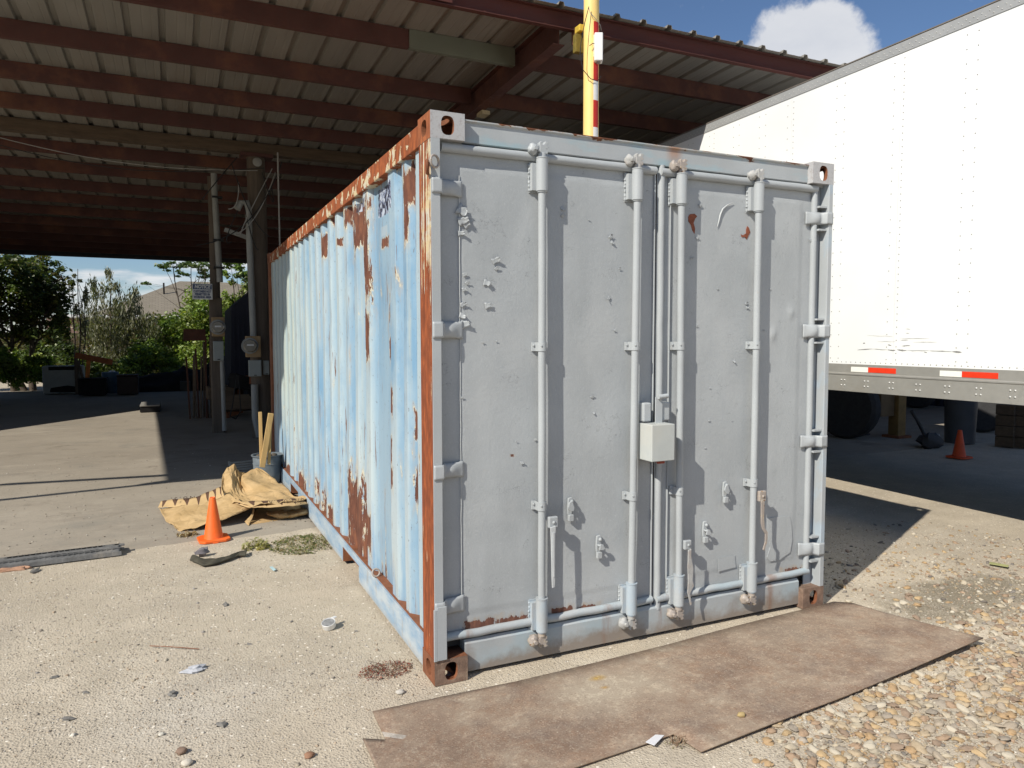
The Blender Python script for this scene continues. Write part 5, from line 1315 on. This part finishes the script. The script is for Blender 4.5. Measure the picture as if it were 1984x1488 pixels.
tag(bulk('gravel', OV, OF, np.stack([x, y, hg+s*.15], 1), np.stack([s*1.2, s, s*.7], 1), rots(n, .5), M_speck, c), 'fine sandy gravel grains over the yard', kind='stuff')
# river pebbles in front of the trailer
def pebbles(n, xr, yr, size, wfn):
    x = nr.uniform(*xr, n); y = nr.uniform(*yr, n); k = free_ground(x, y) & (nr.uniform(0, 1, n) < wfn(x, y)); x, y = x[k], y[k]; n = len(x)
    s = size[0]+(size[1]-size[0])*nr.uniform(0, 1, n)**3.0; return x, y, s
def wr(x, y):
    edge = -.922 + (x-.764)*(.18/2.009)
    a = np.clip((edge-y)*4+.25, 0, 1)*np.clip((x-.85-(-y-.95)*.1)*2.2, 0, 1); b = .16*np.clip((x-2.5)*2, 0, 1)*np.clip((y+.9)*3, 0, 1)*np.clip((.9-y)*1.5, 0.12, 1)
    c = np.clip((x-2.6)*2, 0, 1)*np.clip((-.35-y)*3, 0, .9); lum = .72+.28*np.sin(x*5.1+1.3*np.sin(y*7))*np.sin(y*6.3)
    return np.maximum(np.maximum(a, b), c)*lum
x, y, s = pebbles(95000, (.7, 5.0), (-2.0, 1.2), (.004, .0235), wr)
order = np.argsort(-s*1419/np.sqrt((x-CAM[0])**2+(y-CAM[1])**2+2.5)); x, y, s = x[order], y[order], s[order]
# keep the biggest from overlapping
bx, by, bs, rest = [], [], [], []
uvs = []
for i in range(len(x)):
    if len(bx) < 280 and s[i] > .010:
        dx_ = x[i]-CAM[0]; dy_ = y[i]-CAM[1]; p = ROT @ np.array([dx_, dy_, -CAM[2]]); uu = 992+FPX*p[0]/p[2]; vv = 744-FPX*p[1]/p[2]
        if uu > 1990 or vv > 1495 or uu < 0: rest.append(i); continue
        if all((x[i]-a)**2+(y[i]-b)**2 > ((s[i]+c_)*.85)**2 for a, b, c_ in zip(bx, by, bs)): bx.append(x[i]); by.append(y[i]); bs.append(s[i])
    else: rest.append(i)
rest = np.array(rest); n = len(rest); xs_, ys_2, ss = x[rest], y[rest], s[rest]*.9
hh = np.array([gh(a, b) for a, b in zip(xs_, ys_2)])
c = palR[nr.randint(0, len(palR), n)]*nr.uniform(.7, 1.1, (n, 1))
tag(bulk('pebbles', IV, IF, np.stack([xs_, ys_2, hh+ss*.15], 1), np.stack([ss*nr.uniform(.9, 1.6, n), ss*nr.uniform(.7, 1.1, n), ss*.55], 1), rots(n, .5), M_pebble, c), 'small river pebbles scattered right of the rusty sheet', kind='stuff')
M_river = []
for i, c_ in enumerate(palR[:9]): M_river.append(plain('river_stone_%d' % i, tuple(c_*.9), .75, var=.28, scale=25, bump=.25, dirt=tuple(c_*.6)))
smesh = []
for i in range(18):
    mb = MB(); mb.blob((0, 0, 0), 1, 12, 8, .30, i+40, [(1.25, .92, .5), (1.5, .9, .45), (1.05, 1.0, .5), (1.35, .75, .5)][i % 4]); o = mb.build('stone', M_river[i % 9], smooth=70); smesh.append(o.data); bpy.data.objects.remove(o)
for a, b, c_ in zip(bx, by, bs):
    o = bpy.data.objects.new('stone', smesh[rnd.randrange(18)]); COL.objects.link(o); o.parent = GROUND
    o.location = (a, b, gh(a, b)+c_*.16); o.scale = (c_,)*3; o.rotation_euler = (rnd.uniform(-.3, .3), rnd.uniform(-.3, .3), rnd.uniform(0, 6.28))
# litter of grit on the near concrete
n = 1500; x = nr.uniform(-5, 0, n); y = 3.2+5*nr.uniform(0, 1, n)**1.5; s = .003+.006*nr.uniform(0, 1, n)**3
tag(bulk('concrete_grit', OV, OF, np.stack([x, y, np.full(n, .010)], 1), np.stack([s*1.6, s, s*.5], 1), rots(n, .3), M_speck, palS[nr.randint(0, 7, n)]*nr.uniform(.5, 1.2, (n, 1))), 'grit scattered on the concrete floor', kind='stuff')

# ------------------------------------------------------------------ things in the yard behind
M_dark = plain('dark_plastic', (.018, .017, .017), .9, var=.4, spec=.15)
M_drust = plain('dark_rust', (.075, .03, .018), .9, var=.4)
M_navy = plain('navy_sheet', (.018, .02, .034), .8, var=.3, scale=3, stretch=(6, 6, .5))
# white tote bin
g = G(123, 765); r = empty('white_tote', g); tag(r, 'white plastic tote with dark slots standing under the trees', 'tote')
sx_ = .62
MB().box(-.50, .50, 0, .6, .02, .82).build('shell', plain('tote_white', (.27, .28, .265), .6, var=.15), r, bevel=.04, segs=3)
MB().box(-.34, .30, -.012, .0, .70, .80).build('upper_slot', M_dark, r, bevel=.004); MB().prism([(-.33, .08), (.30, .06), (.32, .22), (.1, .26), (-.30, .2)], -.012, .0, 'y').build('lower_slot', M_dark, r)
def boxthing(name, u0, u1, vt, vb, dep, mt_, label, cat, extra=None, Y=None):
    g = G((u0+u1)/2, vb); a = pl(u0, vb, 1, g.y); b = pl(u1, vt, 1, g.y); r = empty(name, g); tag(r, label, cat); w = (b[0]-a[0])/2; h = b[2]
    MB().box(-w, w, 0, dep, .03, h*.92).build('body', mt_, r, bevel=.02); MB().box(-w*1.03, w*1.03, -.02, dep+.02, h*.9301, h).build('lid', mt_, r, bevel=.015)
    if extra: extra(r, w, h)
    return r
def ribs(r, w, h):
    for i in range(6): MB().box(-w+i*w*.36, -w+i*w*.36+.05, -.015, -.0005, .06, h*.88).build('rib', M_dark, r)
boxthing('black_crate', 153, 206, 733, 768, .6, M_dark, 'square black crate right of the white tote', 'crate', ribs)
boxthing('dark_bin', 228, 268, 726, 766, .5, plain('brown_black', (.04, .025, .02), .8), 'dark reddish bin beside the blue drum', 'bin')
g = G(215, 762); r = empty('blue_drum', g); tag(r, 'dented blue drum with a shiny top between crate and bin', 'drum'); MB().lathe([(0, 0), (.22, 0), (.23, .3), (.22, .31), (.23, .6), (.21, .62), (0, .60)], (0, 0, 0), 20).build('barrel', plain('drum_blue', (.05, .10, .16), .5), r, smooth=40)
MB().lathe([(0, .03), (.06, .04), (.09, 0)], (.05, 0, .62), 12).build('shiny_lid', M_tin, r, smooth=40)
gb = G(291, 800); gbe = G(291, 768)
g = Vector((gb.x, gb.y, 0)); r = empty('low_step', g); tag(r, 'low dark step with pale top standing on the concrete', 'step')
a = pl(265, 800, 1, g.y); b = pl(304, 784, 1, g.y); w = (b[0]-a[0])/2; h = float(b[2])
MB().box(-w, w, 0, 1.3, .02, h*.8).build('base', M_dark, r); MB().box(-w, w, -.02, 1.32, h*.8+.002, h).build('top', plain('step_top', (.22, .21, .19), .8), r, bevel=.01)
# A-frame rack of rusty steel under the trees
r = empty('rusty_rack', G(160, 765)); tag(r, 'leaning rack with orange strut and long rusty beam at the yard edge', 'rack')
def PY(u, v, Y): return Vector(pl(u, v, 1, Y)) - r.location
M_orust = plain('orange_rust', (.34, .11, .04), .8, var=.3, scale=6); Yr = r.location.y+.1
MB().beam(PY(146, 688, Yr), PY(218, 702, Yr), .14, .16).build('long_beam', M_orust, r); MB().beam(PY(172, 697, Yr), PY(168, 745, Yr), .10, .10).build('strut', plain('orange_paint', (.62, .20, .04), .7, var=.3), r)
MB().beam(PY(147, 692, Yr), PY(150, 765, Yr), .09, .09).build('upright', M_polewood, r); MB().beam(PY(150, 700, Yr), PY(163, 740, Yr), .06, .06).build('brace', M_polewood, r)
# dark junk and navy sheeting right of it
r = empty('tarp_heap', G(340, 745)); tag(r, 'long dark heap of scrap under a black tarpaulin before the shrubs', 'heap')
mb = MB(); a = G(255, 770); b = G(415, 762)
def heapf(u, v):
    x = -2.2+6.2*u; yv = -1.0+2.2*v; hgt = (.25+.95*min(1, max(0, u*1.15))**1.3)*math.sin(math.pi*min(1, max(.0, v)))**.6
    return (x, yv, max(0, hgt*(1+.5*mnoise.noise(Vector((u*9, v*5, 1)))+.25*mnoise.noise(Vector((u*26, v*14, 1))))*(1 if 0 < u < .99 else .2)))
mb.grid(heapf, 50, 20); mb.build('tarpaulin', M_dark, r, smooth=30); r.location = G(335, 755)
for i, (px, py, w) in enumerate(((.2, -1.0, .3), (1.0, -1.15, .5), (2.2, -1.1, .35), (3.0, -1.0, .3))):
    MB().box(px, px+w, py, py+.3, 0, .3+.15*(i % 2)).build('scrap_block', plain('scrap_%d' % i, (.05+.02*i, .05, .045), .8), r, bevel=.02)
a = pl(448, 640, 1, 14); r = empty('navy_cabin', (float(a[0]), 14, 0)); tag(r, 'dark navy sloping cabin wall seen between the two poles', 'cabin')
q = [(pl(u, v, 1, 14)[0]-a[0], pl(u, v, 1, 14)[2]) for u, v in ((447, 760), (448, 597), (470, 577), (500, 553), (540, 553), (540, 760))]
MB().prism([(float(x), float(max(0, z))) for x, z in q], 0, 2.2, 'y').build('cabin_wall', M_navy, r)
for i in range(9):
    zz0 = float(pl(450, 605, 1, 14)[2]); xx0 = i*.10; 
    MB().box(xx0+.05, xx0+.075, -.02, -.001, .1, zz0-.1).build('rib', M_navy, r)
# stack of leaning timber/iron between the poles
r = empty('scrap_rack', G(399, 812)); tag(r, 'rack of rusty rods and boards leaning behind the slim pole', 'rack')
for i in range(12):
    x = -.28+i*.05+rnd.uniform(-.02, .02); MB().beam((x, rnd.uniform(0, .3), 0), (x+rnd.uniform(-.06, .06), .35, rnd.uniform(1.2, 1.75)), .03, .03).build('rod', M_drust if i % 3 == 0 else M_timber, r)
MB().box(-.36, .05, .25, .35, 1.55, 1.78).build('crate_board', M_drust, r)
r = empty('rubbish_pile', G(465, 815)); tag(r, 'dark pile of scrap and boxes between the two poles', 'pile')
for i in range(16):
    x = rnd.uniform(-.45, .55); y_ = rnd.uniform(0, .8); s = rnd.uniform(.12, .3); M_ = Matrix.Translation((x, y_, rnd.uniform(.1, .9)*(1-y_*.2))) @ Matrix.Rotation(rnd.uniform(0, 3), 4, 'Z') @ Matrix.Rotation(rnd.uniform(-.4, .4), 4, 'X')
    MB().box(-s, s, -s*.6, s*.6, -s*.5, s*.5, M_).build('scrap_piece', [M_dark, M_timber, M_rust, M_steel_dark][i % 4], r, bevel=.01)
p = [(-.05, -.2, .9), (-.15, -.25, .3), (-.2, -.3, .12), (-.1, -.3, .06), (0, -.25, .2), (-.02, -.2, .8)]
MB().tube(p, .01, 6).build('hanging_hose', M_wire, r, smooth=60)
r.location.x -= .0

# under and beyond the trailer
def wheelthing(name, u, v, r_, turn, label):
    g = G(u, v); r = empty(name, g, turn); tag(r, label, 'tyre', 'tyres seen under the trailer'); wheel(-.12, 0, r, r_, .24)
    return r
wheelthing('truck_tyre', 1898, 838, .50, 0.55, 'truck tyre with pale rim right of the grey drum under the trailer')
wheelthing('truck_tyre', 1640, 850, .50, .2, 'dark truck tyre nearest the container under the trailer')
g = G(1859, 858); r = empty('grey_drum', g); tag(r, 'tall grey plastic drum standing behind the dull cone', 'drum'); MB().lathe([(0, 0), (.20, 0), (.23, .9), (.24, .92), (.24, .96), (0, .96)], (0, 0, 0), 24).build('barrel', plain('drum_grey', (.06, .065, .075), .6, var=.15), r, smooth=40)
g = G(1737, 848); r = empty('yellow_prop', g); tag(r, 'yellow square steel prop standing in the shade under the trailer', 'prop'); MB().box(-.09, .09, -.09, .09, 0, 1.25).build('column', plain('dull_yellow', (.22, .14, .05), .7, var=.3), r, bevel=.01); MB().box(-.15, .15, -.15, .15, 0, .04).build('foot', M_rust, r)
MB().box(-.4, -.1, -.02, .3, .35, 1.1).build('shield_plate', plain('tan_plate', (.16, .11, .06), .8, var=.2), r)
g = G(1668, 843); r = empty('red_jack', g); tag(r, 'narrow red jack beside the dark tyre under the trailer', 'jack'); MB().box(-.04, .04, -.04, .04, 0, .38).build('column', M_cone2, r); MB().box(-.1, .1, -.1, .1, 0, .03).build('foot', M_steel_dark, r)
g = G(1802, 868); r = empty('hydraulic_pump', g); tag(r, 'dusty hand pump with raised lever under the trailer', 'pump')
MB().blob((0, 0, .10), .16, 10, 6, .3, 3, (1.2, .8, .7)).build('pump_body', M_steel_dark, r, smooth=50); MB().tube([(-.1, 0, .15), (-.3, 0, .42), (-.42, 0, .55)], .025, 8).build('lever', M_steel_dark, r, smooth=50); MB().blob((.14, .02, .1), .09, 8, 6, .3, 4).build('tank', M_conduit, r, smooth=50)
for i, (u, v, w, h, lb_) in enumerate(((1950, 866, .2, .62, 'stacked timber block leg left of the frame edge'), (1976, 868, .16, .62, 'stacked timber block leg at the right frame edge'))):
    g = G(u, v); r = empty('timber_crib', g, .2); tag(r, lb_, 'timber block', 'timber cribs under the trailer')
    for j in range(4): MB().box(-w/2-.01*(j % 2), w/2, -.12, .12, j*h/4+.003, (j+1)*h/4-.003).build('block', M_timber, r, bevel=.008)
# parked flatbed beyond
r = empty('parked_flatbed', G(1740, 815) + Vector((1.2, 1.2, 0)), .15); tag(r, 'low tan and dark flatbed parked in the shade beyond the trailer', 'flatbed')
MB().box(-3.2, 2.2, 0, 2.2, .48, .78).build('bed', plain('tan_steel', (.15, .12, .085), .8, var=.25, scale=3), r, bevel=.02); MB().box(-3.2, 2.2, .02, 2.2, .782, 1.6).build('side_board', plain('dark_board', (.05, .045, .05), .8, var=.4, scale=2), r)
for x in (-2.2, -1.0, 1.3): wheel(x, .1, r, .42, .25); 
MB().beam((-3.0, -.03, .42), (2.0, -.03, .44), .06, .1).build('red_rail', M_cone2, r)
MB().beam((.3, -.05, .1), (.3, -.05, 1.1), .07, .07).build('orange_stake', plain('orange_stake', (.30, .12, .05), .8), r)
# sheet wall closing the shed on the right, far behind
r = empty('sheet_wall', (15.0, 5, 0)); tag(r, 'dark corrugated wall closing off the shed beyond the trailer', 'wall')
pp = []
for i in range(80): pp += [(i*.22, 0), (i*.22+.05, .03), (i*.22+.11, .03), (i*.22+.16, 0)]
mb = MB(); mb.add([(z, y, 0) for y, z in pp]+[(z, y, 4.2) for y, z in pp], [(i, i+1, len(pp)+i+1, len(pp)+i) for i in range(len(pp)-1)]); mb.build('cladding', M_navy, r)

# ------------------------------------------------------------------ house and trees
HS = empty('brick_house', (0, 0, 0)); tag(HS, 'brick house with tan shingle roof beyond the trees', 'house')
def brickmat():
    mt, N = mat('brick'); o = N.tc('Object'); b = N.n('ShaderNodeTexBrick'); mp = N.map(o, (1, 1, 1), rot=(math.pi/2, 0, 0)); N.put(b.inputs['Vector'], mp)
    b.inputs['Color1'].default_value = (.20, .11, .085, 1); b.inputs['Color2'].default_value = (.27, .16, .12, 1); b.inputs['Mortar'].default_value = (.30, .27, .24, 1); b.inputs['Scale'].default_value = 2.6
    b.inputs['Mortar Size'].default_value = .02; N.out(N.mix(N.rng(N.noise(o, 1.5, 5), .4, .7, 0, .4), b.outputs[0], (.15, .10, .08)), .9); return mt
M_brick = brickmat()
def shinglemat():
    mt, N = mat('shingle'); o = N.tc(); w = N.n('ShaderNodeTexBrick'); N.put(w.inputs['Vector'], N.map(o, (1, 1, 1))); w.inputs['Scale'].default_value = 1.6
    w.inputs['Color1'].default_value = (.19, .165, .125, 1); w.inputs['Color2'].default_value = (.235, .205, .16, 1); w.inputs['Mortar'].default_value = (.15, .13, .10, 1); w.inputs['Mortar Size'].default_value = .03
    N.out(N.mix(N.rng(N.noise(o, 40, 3), .3, .7, 0, .4), w.outputs[0], (.2, .17, .13)), .95); return mt
M_shing = shinglemat()
HY = 42.0
xa_, xb_ = float(pl(60, 612, 1, HY)[0]), float(pl(480, 612, 1, HY)[0]); ze = float(pl(300, 612, 1, HY)[2])
MB().box(xa_+.6, xb_+4, HY+.5, HY+10, 0, ze-.1).build('wall', M_brick, HS)
ap = pl(355, 545, 1, HY+5)
mb = MB(); e0 = (xa_+.9, HY); e1 = (xb_+3, HY+10.5)
ax_, az_ = float(ap[0]), float(ap[2])
mb.add([(xa_+2.6, HY, ze), (xb_+6, HY, ze), (xb_+6, HY+10.5, ze), (xa_+2.6, HY+10.5, ze), (ax_-.2, HY+5, az_), (ax_+3, HY+5, az_)], [(0,1,5,4), (1,2,5), (2,3,4,5), (3,0,4)])
mb.build('roof', M_shing, HS); MB().box(xa_+.9, xb_+6, HY-.12, HY, ze-.12, ze+.03).build('gutter', M_plastic, HS); MB().box(xa_+1.3, xb_+5, HY+.02, HY+.5, ze-.16, ze-.06).build('soffit', M_signw, HS)
for x in (xa_+3, xa_+6.5, xb_-1): f = MB().box(x, x+1.1, HY+.42, HY+.49, 1.0, 2.2).build('window', M_plastic, HS); MB().box(x+.06, x+1.04, HY+.405, HY+.418, 1.06, 2.14).build('pane', M_navy, f)
MB().tube([(float(pl(317, 545, 1, HY+3)[0]), HY+3, ze+1), (float(pl(317, 545, 1, HY+3)[0]), HY+3, float(pl(317, 548, 1, HY+3)[2]))], .05, 6).build('vent_pipe', M_dark, HS)
FN = empty('board_fence', (0, 0, 0)); tag(FN, 'dark board fence behind the shrubs', 'fence')
yF = 33.0; fx0, fx1 = -22.0, 4.0
for i in range(130):
    x = fx0+i*.2
    MB().box(x, x+.19, yF, yF+.025, .05, 1.85+.03*mnoise.noise(Vector((i, 0, 0)))).build('plank', M_timber, FN)
MB().box(fx0, fx1, yF+.026, yF+.07, .5, .6).box(fx0, fx1, yF+.026, yF+.07, 1.4, 1.5).build('rail', M_timber, FN)

def tree(name, base, lumps, n, size, cols, label, trunks=(), seed=0, flat=1.0, droop=0, cat='tree', group=None, asp=(.35, .6), rad=.07):
    r_ = np.random.RandomState(seed); root = empty(name, base); tag(root, label, cat, group)
    L = []; C = []
    tot = sum(l[3]*l[4]*l[5] for l in lumps)
    for (cx, cy, cz, rx, ry, rz) in lumps:
        # sub-clumps give light and dark clusters
        m_ = int(n*rx*ry*rz/tot); k = max(4, m_//45)
        d = r_.normal(size=(k, 3)); d /= np.linalg.norm(d, axis=1)[:, None]; cc = d*(r_.uniform(.15, 1, (k, 1))**.45)*np.array([rx, ry, rz])+np.array([cx, cy, cz])
        w = r_.randint(0, k, m_); q = cc[w]+r_.normal(size=(m_, 3))*np.array([rx, ry, rz])*np.array([.13, .13, .12+droop])
        L.append(q); tone = r_.uniform(.7, 1.25, k)[w]; ci = r_.randint(0, len(cols), k)[w]; ci = np.where(r_.uniform(0, 1, m_) < .3, r_.randint(0, len(cols), m_), ci)
        C.append(np.array(cols)[ci]*tone[:, None]*r_.uniform(.8, 1.2, (m_, 1)))
    L = np.concatenate(L); C = np.concatenate(C); k = L[:, 2] > .03; L, C = L[k], C[k]; m_ = len(L)
    s = r_.uniform(.6, 1.4, m_)*size; scl = np.stack([s, s*r_.uniform(asp[0], asp[1], m_), s], 1)
    R_ = rots(m_, 1.2)
    if droop:
        R_ = rots(m_, .5); R_ = np.einsum('nij,jk->nik', R_, np.array([[0, 0, 1], [0, 1, 0], [-1, 0, 0]], float))
    o = bulk('crown', leafV, leafF, L, scl, R_, M_leaf, C, root); o['kind'] = 'stuff'
    mb = MB()
    for (x0, y0, x1, y1, h, r0) in trunks:
        pts = [(x0+(x1-x0)*t+.08*mnoise.noise(Vector((t*3, x0, seed))), y0+(y1-y0)*t, h*t) for t in np.linspace(0, 1, 8)]
        mb.tube(pts, [r0*(1-.7*t) for t in np.linspace(0, 1, 8)], 8)
        for b in range(6):
            t = r_.uniform(.45, .95); p = Vector(pts[int(t*7)]); l = lumps[r_.randint(0, len(lumps))]; e = Vector((l[0]+r_.uniform(-.6, .6)*l[3], l[1]+r_.uniform(-.6, .6)*l[4], l[2]+r_.uniform(-.2, .7)*l[5]))
            if e.z > p.z*.7: mb.tube([p, (p+e)/2+Vector((0, 0, .1)), e], [r0*.35, r0*.22, r0*.08], 5)
    if trunks: mb.build('trunk', M_bark, root, smooth=60)
    return root
GD = [(.06,.095,.03),(.085,.13,.035),(.12,.165,.045),(.045,.07,.025)]; GB = [(.17,.27,.05),(.24,.33,.07),(.11,.18,.04),(.30,.36,.11)]; GG = [(.19,.20,.13),(.25,.25,.17),(.14,.15,.10)]
def at(u, v, Y):  # point on the plane Y for placing crowns
    return Vector(pl(u, v, 1, Y))
def tree_px(name, ub, Y, lumps_px, n, size, cols, label, trunks_px=(), **kw):
    base = Vector((at(ub, 650, Y).x, Y, 0)); L = []
    for (u, v, ru, rv, dy) in lumps_px:
        p = at(u, v, Y+dy); sx = abs(at(u+ru, v, Y+dy).x-p.x); sz = abs(at(u, v-rv, Y+dy).z-p.z); L.append((p.x-base.x, dy, p.z, sx, min(sx, 1.6), sz))
    T = []
    for (u0, u1, v1, r0) in trunks_px:
        p0 = at(u0, 760, Y); p1 = at(u1, v1, Y); T.append((p0.x-base.x, 0, p1.x-base.x, .2, p1.z, r0))
    return tree(name, base, L, n, size, cols, label, T, **kw)
tree_px('broadleaf_tree', 40, 23.5, ((20,560,70,60,0),(75,570,55,55,.5),(105,585,38,55,.8),(120,540,22,20,.3),(-60,560,70,70,0),(60,520,60,28,1),(100,600,25,40,0),(20,630,60,30,.5),(-150,580,90,90,0),(70,640,50,30,.3),(120,640,22,40,1)), 24000, .14, GD+[(.16,.15,.05)], 'dense dark broadleaf tree at the far left of the yard', ((28,20,600,.10),(64,60,600,.11),(48,-40,590,.10)), seed=1)
tree_px('weeping_tree', 215, 27, ((215,545,22,28,0),(185,575,28,30,.3),(245,585,30,35,.3),(215,630,50,45,0),(270,640,40,40,0),(165,620,26,40,.3),(228,690,50,30,.2)), 9000, .13, GG+[(.10,.12,.05)], 'grey green weeping tree in front of the brick house', ((215,215,560,.06),(240,250,600,.05)), seed=2, droop=.10, asp=(.18,.35))
tree_px('bare_sapling', 158, 25, ((150,535,16,10,0),(135,545,14,12,0),(160,590,16,50,0)), 500, .10, GG, 'thin almost bare sapling between the dark and the weeping tree', ((156,150,520,.03),(160,165,545,.025),(150,132,540,.025)), seed=4)
tree_px('tall_fern_tree', 370, 30, ((330,517,28,8,0),(380,512,30,9,0),(405,530,28,9,.5),(290,553,16,6,0),(350,530,20,7,0),(415,515,20,8,0)), 2600, .12, [(.10,.17,.05),(.08,.14,.05),(.14,.19,.08)], 'slender tree with flat feathery leaf layers above the vine shrub', ((372,335,512,.05),(380,370,505,.04),(395,398,515,.04)), seed=5)
tree_px('vine_shrub', 370, 27.5, ((395,600,45,45,0),(360,640,48,46,0),(300,680,30,36,.3),(420,650,40,45,0),(345,700,40,35,-.5),(390,700,50,35,-.3),(310,715,40,24,-.6),(330,640,26,28,0)), 19000, .13, GB, 'bright green vine covered shrub left of the service pole', ((380,380,620,.06),(350,350,650,.05)), seed=6, cat='shrub')
tree_px('leafy_tree', 465, 25.5, ((460,530,30,25,0),(490,560,28,35,.3),(450,580,22,35,0),(470,510,40,16,.5),(540,560,50,60,1)), 7000, .14, GB+GD[:2], 'green tree rising between the two poles', ((480,470,560,.07),(455,455,580,.05)), seed=7)
tree_px('low_bush', 60, 22.5, ((20,720,40,30,0),(75,715,40,28,.3),(0,700,40,30,0)), 6000, .12, GB, 'sunlit low bush beneath the dark tree', (), seed=8, cat='bush')
tree_px('dark_bush', 190, 26.5, ((150,720,40,34,0),(200,725,40,32,0),(130,690,30,30,.5)), 6000, .13, GD, 'dark bush behind the rusty rack', (), seed=9, cat='bush')
tree_px('creeper_bush', 270, 26, ((255,715,36,28,0),(290,690,40,34,.5),(225,745,30,16,0),(320,735,34,20,0)), 6500, .12, GB[:3]+GD[:2], 'creeper bush behind the blue drum', (), seed=10, cat='bush')
tree_px('shade_shrub', 100, 29, ((80,700,40,40,0),(110,650,20,30,0)), 2600, .15, GD, 'dark shrub in front of the brick wall behind the left tree', (), seed=11, cat='shrub')
tree_px('thicket', 260, 30, ((150,655,60,36,0),(230,665,60,44,.5),(310,655,60,44,0),(380,645,50,55,.5),(60,670,70,36,0),(120,705,80,26,-.5),(260,710,80,24,-.5)), 15000, .14, [(.15,.14,.07),(.10,.12,.045),(.19,.17,.09),(.13,.18,.05)], 'brownish green thicket before the brick wall', (), seed=12, cat='thicket')
tree_px('vine_mass', 440, 26.5, ((430,640,26,40,0),(400,690,40,36,0),(350,720,40,20,0),(450,600,16,40,0)), 5000, .11, GB, 'bright vine mass right behind the slim service pole', (), seed=13, cat='vine')
SC.render.engine = 'CYCLES'
